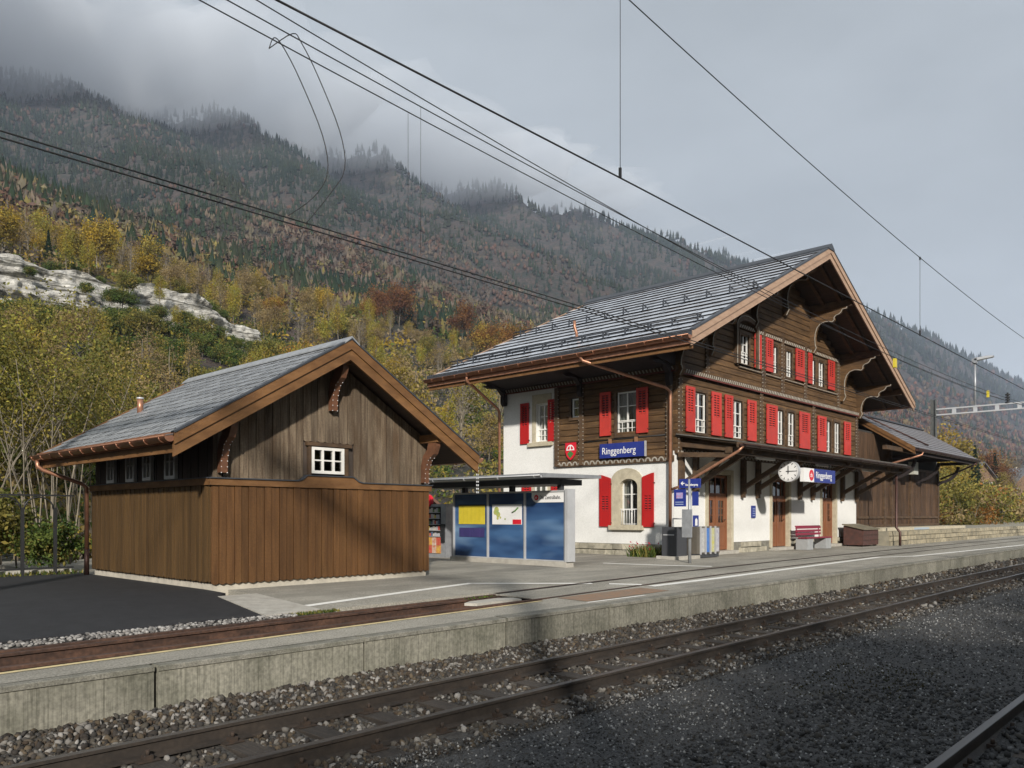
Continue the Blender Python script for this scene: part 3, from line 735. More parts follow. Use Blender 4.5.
# ------------------------------------------------------------------ shared building pieces
def FF(y0): return lambda u, n, z: (u, y0 - n, z)          # wall facing the tracks
def SF(x0): return lambda u, n, z: (x0 - n, u, z)          # wall facing the yard (-X)
def fbox(b, fc, u0, u1, n0, n1, z0, z1, m=0):
    a_ = fc(u0, n0, z0); c_ = fc(u1, n1, z1); return b.box(a_[0], c_[0], a_[1], c_[1], a_[2], c_[2], m)
def holed_wall(b, fc, u0, u1, z0, z1, n0, n1, holes, m=0):
    us = sorted({u0, u1, *[h[0] for h in holes], *[h[1] for h in holes]}); zs = sorted({z0, z1, *[h[2] for h in holes], *[h[3] for h in holes]})
    us = [u for u in us if u0 <= u <= u1]; zs = [z for z in zs if z0 <= z <= z1]
    for i in range(len(us)-1):
        for j in range(len(zs)-1):
            cu, cz = (us[i]+us[i+1])/2, (zs[j]+zs[j+1])/2
            if not any(h[0] < cu < h[1] and h[2] < cz < h[3] for h in holes): fbox(b, fc, us[i], us[i+1], n0, n1, zs[j], zs[j+1], m)
def window(par, fc, u0, u1, z0, z1, cols=2, rows=3, n=-.06, lattice=False, curtain=True, fw=.05, mt=None, arch=0):
    b = MB(); m = mt or M['win_white']
    fbox(b, fc, u0, u1, n-.03, n+.03, z0, z0+fw); fbox(b, fc, u0, u1, n-.03, n+.03, z1-fw, z1)
    fbox(b, fc, u0, u0+fw, n-.03, n+.03, z0+fw, z1-fw); fbox(b, fc, u1-fw, u1, n-.03, n+.03, z0+fw, z1-fw)
    for i in range(1, cols):
        u = u0 + (u1-u0)*i/cols; fbox(b, fc, u-.022, u+.022, n-.025, n+.028, z0+fw, z1-fw)
    for j in range(1, rows):
        z = z0 + (z1-z0)*j/rows; fbox(b, fc, u0+fw, u1-fw, n-.018, n+.018, z-.013, z+.013)
    if lattice:
        for k in (1, 3):
            u = u0 + (u1-u0)*k/4; fbox(b, fc, u-.010, u+.010, n+.032, n+.05, z0+.02, z0+.42)
        fbox(b, fc, u0+.02, u1-.02, n+.034, n+.052, z0+.40, z0+.425); fbox(b, fc, u0+.02, u1-.02, n+.034, n+.052, z0+.20, z0+.22)
    o = b.build('window', m, par)
    for i in range(cols):
        p = MB(); a0 = u0 + (u1-u0)*i/cols; a1 = u0 + (u1-u0)*(i+1)/cols
        p.add([fc(a0+.02, n-.005, z0+.02), fc(a1-.02, n-.005, z0+.02), fc(a1-.02, n-.005, z1-.02), fc(a0+.02, n-.005, z1-.02)], [(0, 1, 2, 3)])
        p.build('pane', M['glass'], o)
    c_ = MB()
    if curtain:
        k = 14
        for i in range(k):                       # pleated cloth on both sides
            a0 = u0 + (u1-u0)*i/k; a1 = u0 + (u1-u0)*(i+1)/k
            if .38 < (i+.5)/k < .62: continue
            c_.add([fc(a0, n-.12-.03*(i % 2), z0), fc(a1, n-.12-.03*((i+1) % 2), z0), fc(a1, n-.12-.03*((i+1) % 2), z1), fc(a0, n-.12-.03*(i % 2), z1)], [(0, 1, 2, 3)])
        c_.build('curtain', M['curtain'], o)
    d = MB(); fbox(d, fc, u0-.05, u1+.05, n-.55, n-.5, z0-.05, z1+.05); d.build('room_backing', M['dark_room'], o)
    return o
def shutter(par, fc, u0, u1, z0, z1, n=.05, mt=None, arch=0, slots='top'):
    """framed shutter with louvre slats"""
    b = MB(); t0, t1 = n, n+.035; w_ = u1-u0; st = w_*.20
    def ztop(u): return z1 if not arch else (z1 - abs(arch)*(((u-u0)/w_) if arch < 0 else (1-(u-u0)/w_))**1.6)
    zs = z0 + (z1-z0)*(.42 if slots == 'top' else .30); ze = z1 - (z1-z0)*(.07 if slots == 'top' else .42)
    fn = lambda u, v, a_: fc(u, a_, v)
    b.prism([(u0, z0), (u0+st, z0), (u0+st, ztop(u0+st)), (u0, ztop(u0))], fn, t0, t1)
    b.prism([(u1-st, z0), (u1, z0), (u1, ztop(u1)), (u1-st, ztop(u1-st))], fn, t0, t1)
    fbox(b, fc, u0+st, u1-st, t0+.003, t1-.004, z0, zs)
    b.prism([(u0+st, ze), (u1-st, ze), (u1-st, ztop(u1-st)), (u0+st, ztop(u0+st))], fn, t0+.003, t1-.004)
    fbox(b, fc, (u0+u1)/2-.014, (u0+u1)/2+.014, t0+.004, t1-.006, zs, ze)
    o = b.build('shutter', mt or M['red'], par)
    s_ = MB(); k = max(6, int((ze-zs)/.075))
    for i in range(k):
        z = zs + (ze-zs)*(i+.5)/k; h = (ze-zs)/k
        a_ = [fc(u0+st, t0+.002, z+h*.16), fc(u1-st, t0+.002, z+h*.16), fc(u1-st, t1-.012, z-h*.40), fc(u0+st, t1-.012, z-h*.40)]
        s_.add(a_, [(0, 1, 2, 3)])
    s_.build('louvre_slats', mt or M['red'], o)
    bk = MB(); fbox(bk, fc, u0+st, u1-st, t0-.012, t0-.004, zs, ze); bk.build('louvre_backing', M['slate_edge'], o)
    hb = MB()
    for z in (z0+.12, z1-.18-abs(arch)): fbox(hb, fc, u0-.03, u0+.02, t0-.01, t1+.006, z-.015, z+.015)
    hb.build('hinge', M['trim_red'], o)
    return o
def text(par, s, size, loc, rot, m, name='lettering', bold=.0, extrude=.003, align='LEFT', sx=1):
    c_ = bpy.data.curves.new(name, 'FONT'); c_.body = s; c_.size = size; c_.extrude = extrude; c_.offset = bold; c_.align_x = align
    c_.materials.append(m); c_.resolution_u = 3
    t_ = bpy.data.objects.new(name, c_); col.objects.link(t_); bpy.context.view_layer.update()
    me = bpy.data.meshes.new_from_object(t_.evaluated_get(bpy.context.evaluated_depsgraph_get()))
    bpy.data.objects.remove(t_); me.name = name
    if not me.materials: me.materials.append(m)
    o = link(name, me, par); o.location = Vector(loc) - worg(par); o.rotation_euler = rot; o.scale = (sx, 1, 1)
    return o
ROT_F = (R(90), 0, 0); ROT_S = (R(90), 0, R(-90))
def disc(b, c_, r, fn, n=28, a0=0, a1=.01, m=0):
    b.prism([(c_[0] + r*math.cos(6.28319*i/n), c_[1] + r*math.sin(6.28319*i/n)) for i in range(n)], fn, a0, a1, m)
def slate_mesh(name, ln, wd, th, m, gap=.004, dark=(5, 3, 2, 0, 1)):
    b = MB(); b.prism([(-.03, 0), (ln+.05, -.004), (ln+.05, th*.5), (-.03, th)], lambda u, v, a_: (u, a_, v), -wd/2+gap, wd/2-gap)
    me = bpy.data.meshes.new(name); me.from_pydata(b.v, [], b.f); me.materials.append(m); me.materials.append(M['slate_edge'])
    me.polygons.foreach_set('material_index', [1 if i in dark else 0 for i in range(len(b.f))]); me.update(); return me

# ------------------------------------------------------------------ wooden shed
sx0, sx1, sy0, sy1 = 6.35, 11.0, 12.75, 18.0
AX, AZ, EX0, EX1, EZ, SLO = 8.65, 4.94, 5.42, 11.88, 3.02, .595
shed = thing('wooden_shed', (8.65, 15.3, .5), 'brown board-clad wooden shed with slate gable roof beside the black asphalt', 'shed')
def zroof(x): return AZ - SLO*abs(x-AX)
F1, S1 = FF(sy0), SF(sx0)
b = MB(); b.box(sx0-.0, sx1, sy0, sy1, .40, .60); b.build('concrete_base', mat('base_concrete', (.50,.46,.38), (.38,.35,.29), 6, rough=.9, bump=.3), shed)
# core walls behind the boards
WH = (8.23, 8.95, 2.52, 3.02); LW = [(16.80, 17.13), (15.83, 16.17), (15.06, 15.38), (14.06, 14.43)]
b = MB(); holed_wall(b, F1, sx0+.1, sx1-.1, .6, 3.45, -.13, -.03, [WH])
b.prism([(sx0+.1, 3.45), (sx1-.1, 3.45), (sx1-.1, zroof(sx1)-.22), (AX, AZ-.22), (sx0+.1, zroof(sx0)-.22)], lambda u, v, a_: (u, a_, v), sy0+.03, sy0+.13)
holed_wall(b, S1, sy0+.14, sy1, .6, 3.32, -.13, -.03, [(u0, u1, 2.40, 3.03) for u0, u1 in LW])
b.box(sx1-.13, sx1-.03, sy0+.14, sy1, .6, 3.32); b.prism([(sx0+.14, .6), (sx1-.14, .6), (sx1-.14, zroof(sx1)-.25), (AX, AZ-.22), (sx0+.14, zroof(sx0)-.25)], lambda u, v, a_: (u, a_, v), sy1-.12, sy1-.02)
b.build('wall', M['plank_dark'], shed)
rr = random.Random(4)
def boards(fc, u0, u1, z0, ztop, pitch, n0, m, holes=(), alt=.009, zl=None):
    u = u0; i = 0
    while u < u1 - .02:
        w_ = min(pitch*rr.uniform(.88, 1.12), u1-u); n = n0 + (alt if i % 2 else 0) + rr.uniform(0, .004); zb = (z0 if zl is None else zl(u)) - rr.uniform(0, .012)
        segs = [(zb, ztop(u+.004), ztop(u+w_-.004))]
        for h in holes:
            if u+w_ > h[0]+.01 and u < h[1]-.01:
                segs = [(zb, h[2], h[2]), (h[3], ztop(u+.004), ztop(u+w_-.004))]
        for a0, a1, a2 in segs:
            if min(a1, a2) - a0 < .03: continue
            MB().prism([(u+.0055, a0+.02), (u+w_/2, a0-.004), (u+w_-.0055, a0+.02), (u+w_-.0055, a2), (u+.0055, a1)], lambda p, v, a_: fc(p, a_, v), n-.028, n).build('plank', m, shed)
        u += w_; i += 1
boards(F1, sx0-.05, sx1+.05, .60, lambda u: 2.255, .138, .045, M['plank_new'])
boards(S1, sy0+.0, sy1+.02, .63, lambda u: 2.255, .105, .045, M['plank_new_side'])
boards(F1, sx0, sx1, 2.36, lambda u: zroof(u)-.20, .155, -.006, M['plank_old'], [(8.15, 9.07, 2.40, 3.10)])
def side_boards():
    u = sy0+.02
    edges = sorted([e for w_ in LW for e in (w_[0]-.04, w_[1]+.04)])
    zones = [(sy0+.02, edges[0])] + [(edges[i], edges[i+1]) for i in range(1, len(edges)-1, 2)] + [(edges[-1], sy1)]
    for a0, a1 in zones: boards(S1, a0, a1, 2.36, lambda u: 3.32, .16, -.006, M['plank_dark'])
side_boards()
# belt course with its step up under the window
b = MB(); b.prism([(sx0-.09, 2.255), (sx1+.09, 2.255), (sx1+.09, 2.365), (9.32, 2.365), (9.22, 2.39), (9.10, 2.47), (8.10, 2.47), (8.0, 2.39), (7.9, 2.365), (sx0-.09, 2.365)], lambda u, v, a_: F1(u, a_, v), .0, .085)
b.build('belt_board', M['beam_new'], shed)
b = MB(); b.prism([(sx0-.11, 2.365), (7.9, 2.365), (8.0, 2.39), (8.10, 2.47), (9.10, 2.47), (9.22, 2.39), (9.32, 2.365), (sx1+.11, 2.365), (sx1+.11, 2.385), (9.33, 2.385), (9.23, 2.41), (9.11, 2.49), (8.09, 2.49), (7.99, 2.41), (7.89, 2.385), (sx0-.11, 2.385)], lambda u, v, a_: F1(u, a_, v), .0, .11)
b.build('belt_cap', M['lead'], shed)
b = MB(); fbox(b, S1, sy0+.002, sy1+.05, 0, .085, 2.258, 2.37); b.build('belt_board', M['beam_new'], shed)
b = MB(); fbox(b, S1, sy0+.002, sy1+.05, 0, .105, 2.372, 2.388); b.build('belt_cap', M['lead'], shed)
# windows
window(shed, F1, 8.235, 8.945, 2.525, 3.015, 3, 2, n=.0, fw=.055, curtain=False)
b = MB(); fbox(b, F1, 8.12, 9.10, -.02, .06, 3.03, 3.10); fbox(b, F1, 8.16, 8.225, -.02, .03, 2.49, 3.03); fbox(b, F1, 8.955, 9.04, -.02, .03, 2.49, 3.03)
b.build('window_surround', M['timber'], shed)
for u0, u1 in LW: window(shed, S1, u0-.03, u1+.03, 2.40, 3.03, 2, 2, n=.045, fw=.06, curtain=False)
# roof
def slope_prism(name, x0, x1, d0, d1, y0, y1, m, par):
    """a band of the roof section between vertical offsets d0 and d1"""
    b = MB(); xs_ = [x0] + ([AX] if x0 < AX < x1 else []) + [x1]
    b.prism([(x, zroof(x)+d0) for x in xs_] + [(x, zroof(x)+d1) for x in xs_[::-1]], lambda u, v, a_: (u, a_, v), y0, y1)
    return b.build(name, m, par)
for x0, x1 in ((EX0, AX), (AX, EX1)): slope_prism('roof_deck', x0, x1, -.035, -.13, 12.14, 18.5, M['soffit'], shed)
for x0, x1 in ((EX0-.02, AX), (AX, EX1+.02)):
    slope_prism('verge_board', x0, x1, .0, -.17, 12.07, 12.12, M['beam_new'], shed)
    slope_prism('verge_board', x0, x1, -.165, -.36, 12.10, 12.15, M['beam_new'], shed)
    slope_prism('verge_board', x0, x1, .0, -.30, 18.5, 18.55, M['beam_new'], shed)
    slope_prism('verge_flashing', x0, x1, .035, .004, 12.055, 12.2, M['lead'], shed)
for x in (6.47, AX, 10.9):
    b = MB(); z = zroof(x)-.20 - (.06 if x == AX else 0); b.box(x-.075, x+.075, 12.2, 18.4, z-.16, z); b.build('purlin', M['beam_new'], shed)
    # S-shaped bracket with pale studs
    q = z-.16; pr = [(.03, -.82), (.15, -.82), (.16, -.58), (.25, -.36), (.42, -.24), (.50, -.08), (.50, 0), (.26, 0), (.22, -.14), (.10, -.26), (.03, -.48)]
    o = MB().prism([(sy0-n_, q+z_) for n_, z_ in pr], lambda u, v, a_: (a_, u, v), x-.06, x+.06).build('bracket', mat('bracket_brown', (.16,.07,.035), (.10,.045,.025), 8, rough=.6) if x == 6.47 else bpy.data.materials['bracket_brown'], shed)
    d = MB()
    for t in np.linspace(0, 1, 7):
        k = t*2.4; i = min(int(k), 3); p0, p1 = pr[1+i], pr[2+i]; f_ = k-i; nn, zz = p0[0]+(p1[0]-p0[0])*f_, p0[1]+(p1[1]-p0[1])*f_
        for s_ in (-1, 1):
            d.box(x+s_*.052-.006, x+s_*.052+.006, sy0-nn-.008, sy0-nn+.004, q+zz-.006, q+zz+.006)
    d.build('studs', M['sign_white'], o)
sm = slate_mesh('slate', .268, .305, .013, M['slate'], gap=.019, dark=(0, 1))
al = math.atan(SLO)
for side in (1, -1):
    b = MB()
    for i in range(14):
        for j in range(21):
            s_ = .268*i/1.0; x = EX0 + .0 + s_*math.cos(al); y = 12.09 + .305*(j + (.5 if i % 2 else 0)) + .15
            if y > 18.45: continue
            if side == 1:
                o = link('slate', sm, shed, Vector((x, y, zroof(x)-.022+rr.uniform(0, .004))) - worg(shed)); o.rotation_euler = (rr.uniform(-.01, .01), -(al-.035)+rr.uniform(-.008, .008), 0)
            else:
                xx = 2*AX - x; c_, s2 = math.cos(al), math.sin(al)
                b.add([(xx+.03, y-.15, zroof(xx+.03)), (xx-.3*c_, y-.15, zroof(xx-.3*c_)), (xx-.3*c_, y+.15, zroof(xx-.3*c_)), (xx+.03, y+.15, zroof(xx+.03))], [(0, 3, 2, 1)])
    if side == -1: b.build('far_slope_slates', M['slate'], shed)['kind'] = 'stuff'
b = MB(); b.prism([(AX-.16, zroof(AX-.16)+.005), (AX, AZ+.035), (AX+.16, zroof(AX+.16)+.005), (AX+.16, zroof(AX+.16)+.03), (AX, AZ+.065), (AX-.16, zroof(AX-.16)+.03)], lambda u, v, a_: (u, a_, v), 12.05, 18.6)
b.build('ridge_cap', M['slate'], shed)
def half_gutter(x, z, y0, y1, r, par, mt, axis='y', seams=.55, side=-1):
    b = MB(); k = 9
    def P(t, a_, rr_):
        ox, oz = math.cos(t)*rr_, math.sin(t)*rr_
        return (x+ox, a_, z+oz) if axis == 'y' else (a_, x+ox, z+oz)
    for a_ in (y0, y1):
        for i in range(k): b.v.append(P(math.pi + math.pi*i/(k-1), a_, r))
    for i in range(k-1): b.f.append((i, i+1, k+i+1, k+i)); b.m.append(0); b.sm.append(True)
    b.f += [tuple(range(k)), tuple(range(k, 2*k))]; b.m += [0, 0]; b.sm += [False, False]
    lipx = x + side*r
    if axis == 'y': b.tube([(lipx, y0, z), (lipx, y1, z)], .014, 6)
    else: b.tube([(y0, lipx, z), (y1, lipx, z)], .014, 6)
    o = b.build('gutter', mt, par)
    s_ = MB(); a_ = y0 + .2
    while a_ < y1 - .1:
        pts = [P(math.pi + math.pi*i/6, a_, r+.006) for i in range(7)]; s_.tube(pts, .009, 5); a_ += seams
    s_.build('gutter_hooks', mt, o)
    return o
half_gutter(5.34, 2.955, 12.1, 18.5, .085, shed, M['copper'], 'y')
b = MB(); b.box(5.40, 5.44, 12.1, 18.5, 2.86, 3.03); b.build('eave_flashing', M['copper'], shed)
b = MB(); b.box(5.46, 5.51, 12.13, 18.45, 2.72, 2.90); b.build('eave_board', M['beam_new'], shed)
half_gutter(11.96, 2.955, 12.1, 18.5, .085, shed, M['copper'], 'y', side=1)
b = MB(); b.tube([(5.34, 18.25, 2.88), (5.34, 18.25, 2.76), (5.42, 18.2, 2.68), (6.12, 18.1, 2.42), (6.22, 18.08, 2.34), (6.22, 18.08, 1.05)], .042, 10); b.build('downpipe', M['copper'], shed)
b = MB(); b.tube([(6.22, 18.08, 1.05), (6.22, 18.08, .5)], .05, 10); b.build('downpipe', M['copper_dark'], shed)
b = MB(); b.tube([(6.99, 17.26, 3.85), (6.99, 17.26, 4.22)], .062, 12); o = b.build('flue_pipe', M['copper'], shed)
b = MB(); b.tube([(6.99, 17.26, 4.20), (6.99, 17.26, 4.235)], .072, 12); b.build('flue_cap', M['alu'], o)
# rain chain at the shed's corner
b = MB()
for i in range(9):
    z = 2.86 - i*.075
    for dx in (-.022, .022): b.tube([(11.93+dx, 12.16, z), (11.93+dx, 12.16, z-.04)], .014, 6)
b.build('rain_chain', M['alu'], shed)

# ------------------------------------------------------------------ station building
X0, X1, Y0, Y1 = 21.1, 36.0, 13.0, 20.15
GX, GZ, RS = 28.56, 11.29, .48
RX0, RX1, RY0, RY1 = 19.1, 38.02, 11.2, 22.05
def zs_(x): return GZ - RS*abs(x-GX)
st = thing('station_building', (28.5, 16.5, .5), 'large timber chalet station with white plaster ground floor and red shutters', 'station')
FS, SS = FF(Y0), SF(X0)
doors = [(23.12, 24.60), (27.72, 29.12), (32.25, 33.62)]
# --- ground floor plaster
b = MB()
holed_wall(b, FS, X0, X1, .86, 3.72, -.30, 0, [(a_-.02, c_+.02, .5, 3.12) for a_, c_ in doors])
b.build('plaster_wall', M['plaster'], st)
b = MB(); holed_wall(b, SS, Y0+.30, Y1, .86, 3.40, -.30, 0, [(14.30, 15.02, 1.46, 2.98)])
holed_wall(b, SS, 17.62, Y1, 3.40, 6.16, -.30, 0, [(18.03, 18.57, 4.34, 5.65)])
b.build('plaster_wall', M['plaster'], st)
b = MB(); b.box(X1-.3, X1, Y0+.3, Y1, .5, 6.9); b.box(X0+.3, X1-.3, Y1-.3, Y1, .5, 6.9); b.build('rear_wall', M['plaster'], st)
b = MB(); b.box(X0+.35, X1-.35, Y0+.9, Y1-.4, 3.55, 3.65); b.box(X0+.35, X1-.35, Y0+.9, Y1-.4, 6.05, 6.15); b.build('floor_slab', M['dark_room'], st)
# --- rubble plinth
rr = random.Random(9)
def plinth(fc, u0, u1, z0, z1, n, courses, par, avoid=(), nm='stone', m=None, l0=.35, l1=.8):
    h = (z1-z0)/courses
    for c_ in range(courses):
        u = u0 - rr.uniform(0, .15)
        while u < u1:
            l = rr.uniform(l0, l1); a0, a1 = max(u, u0), min(u+l, u1); u += l
            if a1-a0 < .06 or any(a1 > q[0]+.02 and a0 < q[1]-.02 for q in avoid): continue
            g = .008; t = n + rr.uniform(-.012, .018); zz0, zz1 = z0+h*c_+g, z0+h*(c_+1)-g
            j = lambda: rr.uniform(-.008, .008)
            b = MB(); p = [fc(a0+g+j(), t-.12, zz0), fc(a1-g+j(), t-.12, zz0), fc(a1-g+j(), t-.12, zz1), fc(a0+g+j(), t-.12, zz1)]
            q_ = [fc(a0+g*2+j(), t, zz0+g+j()), fc(a1-g*2+j(), t, zz0+g+j()), fc(a1-g*2+j(), t, zz1-g+j()), fc(a0+g*2+j(), t, zz1-g+j())]
            b.add(p+q_, [(4, 5, 6, 7), (0, 1, 5, 4), (1, 2, 6, 5), (2, 3, 7, 6), (3, 0, 4, 7), (3, 2, 1, 0)]); b.build(nm, m or M['rubble'], par)
b = MB(); holed_wall(b, FS, X0+.02, X1, .4, .86, -.3, -.02, [(a_-.02, c_+.02, .3, .9) for a_, c_ in doors]); b.box(X0+.02, X0+.3, Y0+.3, Y1, .4, .86); b.build('plinth_core', M['coping'], st)
plinth(SS, Y0, Y1, .46, .86, .05, 2, st)
plinth(FS, X0, X1, .48, .86, .05, 2, st, avoid=[(a_-.22, c_+.22) for a_, c_ in doors])
# --- doors
def door(u0, u1):
    b = MB(); z0, z1, zt = .62, 3.08, 2.42
    fbox(b, FS, u0, u1, -.20, -.12, zt-.05, zt+.07); fbox(b, FS, u0, u1, -.20, -.12, z1-.08, z1)
    for a_, c_ in ((u0, u0+.09), (u1-.09, u1)): fbox(b, FS, a_, c_, -.20, -.12, z0, z1)
    mid_ = (u0+u1)/2
    fbox(b, FS, mid_-.05, mid_+.05, -.19, -.10, z0, zt)
    for s_ in (0, 1):
        a_, c_ = (u0+.09, mid_-.05) if s_ == 0 else (mid_+.05, u1-.09)
        fbox(b, FS, a_, c_, -.19, -.14, z0, z0+.82); fbox(b, FS, a_, c_, -.19, -.13, z0+.78, z0+.90)
        fbox(b, FS, a_, a_+.12, -.19, -.13, z0+.9, zt-.05); fbox(b, FS, c_-.12, c_, -.19, -.13, z0+.9, zt-.05)
        fbox(b, FS, a_+.12, c_-.12, -.19, -.13, zt-.17, zt-.05)
        fbox(b, FS, a_+.10, c_-.10, -.14, -.125, z0+.14, z0+.66)
        for z in (z0+1.15, zt-.42): fbox(b, FS, a_+.12, c_-.12, -.175, -.15, z-.012, z+.012)
        m_ = (a_+c_)/2; fbox(b, FS, m_-.012, m_+.012, -.175, -.15, z0+.9, zt-.17)
    for k in (1, 2, 3):
        u = u0 + (u1-u0)*k/4; fbox(b, FS, u-.018, u+.018, -.18, -.14, zt+.07, z1-.08)
    o = b.build('door', M['door'], st)
    g = MB(); g.add([FS(u0+.1, -.165, z0+.9), FS(u1-.1, -.165, z0+.9), FS(u1-.1, -.165, z1-.08), FS(u0+.1, -.165, z1-.08)], [(0, 1, 2, 3)]); g.build('pane', M['glass'], o)
    k_ = MB(); k_.tube([FS(u1-.2, -.12, z0+1.0), FS(u1-.2, -.06, z0+1.0), FS(u1-.32, -.06, z0+1.0)], .012, 6); k_.build('handle', M['iron'], o)
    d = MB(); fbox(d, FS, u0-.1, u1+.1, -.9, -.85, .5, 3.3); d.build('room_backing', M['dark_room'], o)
    f_ = MB(); fbox(f_, FS, u0-.18, u0-.001, -.18, .03, .56, 3.10); fbox(f_, FS, u1+.001, u1+.18, -.18, .03, .56, 3.10); fbox(f_, FS, u0-.18, u1+.18, -.18, .03, 3.102, 3.26)
    f_.build('door_surround', M['sandstone'], st)
    s_ = MB(); fbox(s_, FS, u0-.18, u1+.18, -.2, .22, .44, .60); s_.build('door_step', M['pale_concrete'], st)
for a_, c_ in doors: door(a_, c_)
# --- ground floor window with arched sandstone surround
def arch_pts(u0, u1, z0, zs0, rise, n=10):
    c_ = (u0+u1)/2; w_ = (u1-u0)/2
    return [(u0, z0), (u0, zs0)] + [(c_ - w_*math.cos(math.pi*i/n), zs0 + rise*math.sin(math.pi*i/n)) for i in range(1, n)] + [(u1, zs0), (u1, z0)]
fnS = lambda u, v, a_: SS(u, a_, v)
b = MB(); b.ring(arch_pts(14.14, 15.32, 1.44, 2.88, .38), arch_pts(14.32, 15.0, 1.46, 2.68, .24), fnS, -.26, .03); b.build('window_surround', M['sandstone'], st)
b = MB(); fbox(b, SS, 14.08, 15.38, -.05, .12, 1.30, 1.44); b.build('window_sill', M['sandstone'], st)
window(st, SS, 14.31, 15.01, 1.46, 2.92, 2, 3, n=-.17, lattice=False)
b = MB()
for u in np.linspace(14.36, 14.96, 7): b.tube([SS(u, -.03, 1.46), SS(u, -.03, 1.96)], .008, 5)
fbox(b, SS, 14.32, 15.0, -.04, -.02, 1.95, 1.97); b.build('guard_rail', M['sign_white'], st)
shutter(st, SS, 15.33, 15.78, 1.40, 3.08, .03, mat('red_paint_b', (.40,.012,.012), rough=.5), arch=.13, slots='low')
shutter(st, SS, 13.70, 14.13, 1.40, 3.08, .03, bpy.data.materials['red_paint_b'], arch=-.13, slots='low')
# --- first floor, plastered bay at the back
b = MB(); b.ring([(17.86, 4.30), (17.86, 5.98), (18.74, 5.98), (18.74, 4.30)], [(18.02, 4.33), (18.02, 5.66), (18.58, 5.66), (18.58, 4.33)], fnS, -.24, .03); b.build('window_surround', M['sandstone'], st)
b = MB(); fbox(b, SS, 17.80, 18.90, -.05, .10, 4.17, 4.30); b.build('window_sill', M['sandstone'], st)
window(st, SS, 18.03, 18.57, 4.34, 5.65, 2, 3, n=-.16, lattice=True)
shutter(st, SS, 18.88, 19.28, 4.29, 5.73, .03, bpy.data.materials['red_paint_b'])
shutter(st, SS, 17.64, 17.99, 4.31, 5.75, .03, bpy.data.materials['red_paint_b'])
# ground-floor window at the back, half hidden by the shelter
b = MB(); fbox(b, SS, 17.85, 18.75, .0, .03, 1.4, 3.0); b.build('window_surround', M['sandstone'], st)
window(st, SS, 18.03, 18.57, 1.5, 2.9, 2, 3, n=.05)
for a_, c_ in ((18.76, 19.2), (17.40, 17.84)): shutter(st, SS, a_, c_, 1.40, 3.02, .04, bpy.data.materials['red_paint_b'])
# --- log siding, cut around the openings and under the roof
def siding(fc, u0, u1, z0, z1, h, holes, n0, n1, clip=None, m=None):
    z = z0
    while z < z1-.02:
        zt = min(z+h, z1); a0, a1 = u0, u1
        if clip:
            hw = clip(zt); a0, a1 = max(a0, GX-hw), min(a1, GX+hw)
        if a1-a0 < .2: break
        cuts = sorted([(q[0], q[1]) for q in holes if q[2] < (z+zt)/2 < q[3] and q[1] > a0 and q[0] < a1]); p = a0; segs = []
        for c0, c1 in cuts:
            if c0 > p+.02: segs.append((p, c0))
            p = max(p, c1)
        if p < a1-.02: segs.append((p, a1))
        for s0, s1 in segs:
            t = n1 + rr.uniform(-.006, .006); g = .007
            MB().prism([(z+g, n0), (zt-g, n0), (zt-g, t-.014), (zt-.03, t), (z+.03, t), (z+g, t-.014)], lambda u, v, a_: fc(a_, v, u), s0, s1).build('log_board', m or M['log'], st)
        z = zt
row2 = [(22.12, 22.90), (24.57, 25.33), (28.0, 28.54), (28.90, 29.51), (32.42, 32.98), (33.37, 33.94)]
row3 = [(25.20, 25.80), (27.57, 28.03), (28.76, 29.25), (31.03, 31.43), (31.74, 32.28)]
H2 = [(a_, c_, 4.36, 5.64) for a_, c_ in row2]; H3 = [(a_, c_, 6.93, 7.97) for a_, c_ in row3]
siding(FS, X0+.02, X1, 3.72, 6.10, .21, H2, -.16, .06)
siding(FS, X0+.1, X1-.1, 6.26, 11.0, .205, H3, -.16, .06, clip=lambda z: (GZ-.22-z)/RS)
HS = [(16.60, 16.95, 5.02, 5.68), (14.33, 15.08, 4.32, 5.69)]
siding(SS, Y0+.12, 17.60, 3.58, 6.14, .21, HS, -.16, .05)
b = MB(); holed_wall(b, FS, X0+.1, X1-.1, 3.72, 6.9, -.24, -.165, H2); b.build('wall_core', M['dark_room'], st)
b = MB(); holed_wall(b, SS, Y0+.2, 17.6, 3.5, 6.9, -.24, -.165, HS); b.build('wall_core', M['dark_room'], st)
b = MB(); holed_wall(b, FS, 23.5, 33.6, 6.9, 8.2, -.24, -.165, H3)
b.prism([(23.5, 8.2), (33.6, 8.2), (28.56, 10.9)], lambda u, v, a_: (u, a_, v), Y0+.17, Y0+.24)
b.prism([(X0+.2, 6.9), (23.5, 6.9), (23.5, 8.2)], lambda u, v, a_: (u, a_, v), Y0+.17, Y0+.24); b.prism([(33.6, 6.9), (X1-.2, 6.9), (33.6, 8.2)], lambda u, v, a_: (u, a_, v), Y0+.17, Y0+.24)
b.build('wall_core', M['dark_room'], st)
for i, (a_, c_) in enumerate(row2): window(st, FS, a_, c_, 4.36, 5.64, 2, 3, n=-.02, lattice=True)
for i, (a_, c_) in enumerate(row3): window(st, FS, a_, c_, 6.93, 7.97, 2, 3, n=-.02, lattice=True)
window(st, SS, 14.33, 15.08, 4.32, 5.69, 2, 3, n=-.02, lattice=True)
window(st, SS, 16.62, 16.93, 5.04, 5.67, 1, 2, n=-.02, curtain=False)
def casing(fc, u0, u1, z0, z1):
    b = MB(); fbox(b, fc, u0-.09, u0, -.02, .085, z0-.08, z1+.09); fbox(b, fc, u1, u1+.09, -.02, .085, z0-.08, z1+.09)
    fbox(b, fc, u0, u1, -.02, .083, z1, z1+.09); fbox(b, fc, u0, u1, -.02, .10, z0-.08, z0); b.build('window_casing', M['timber'], st)
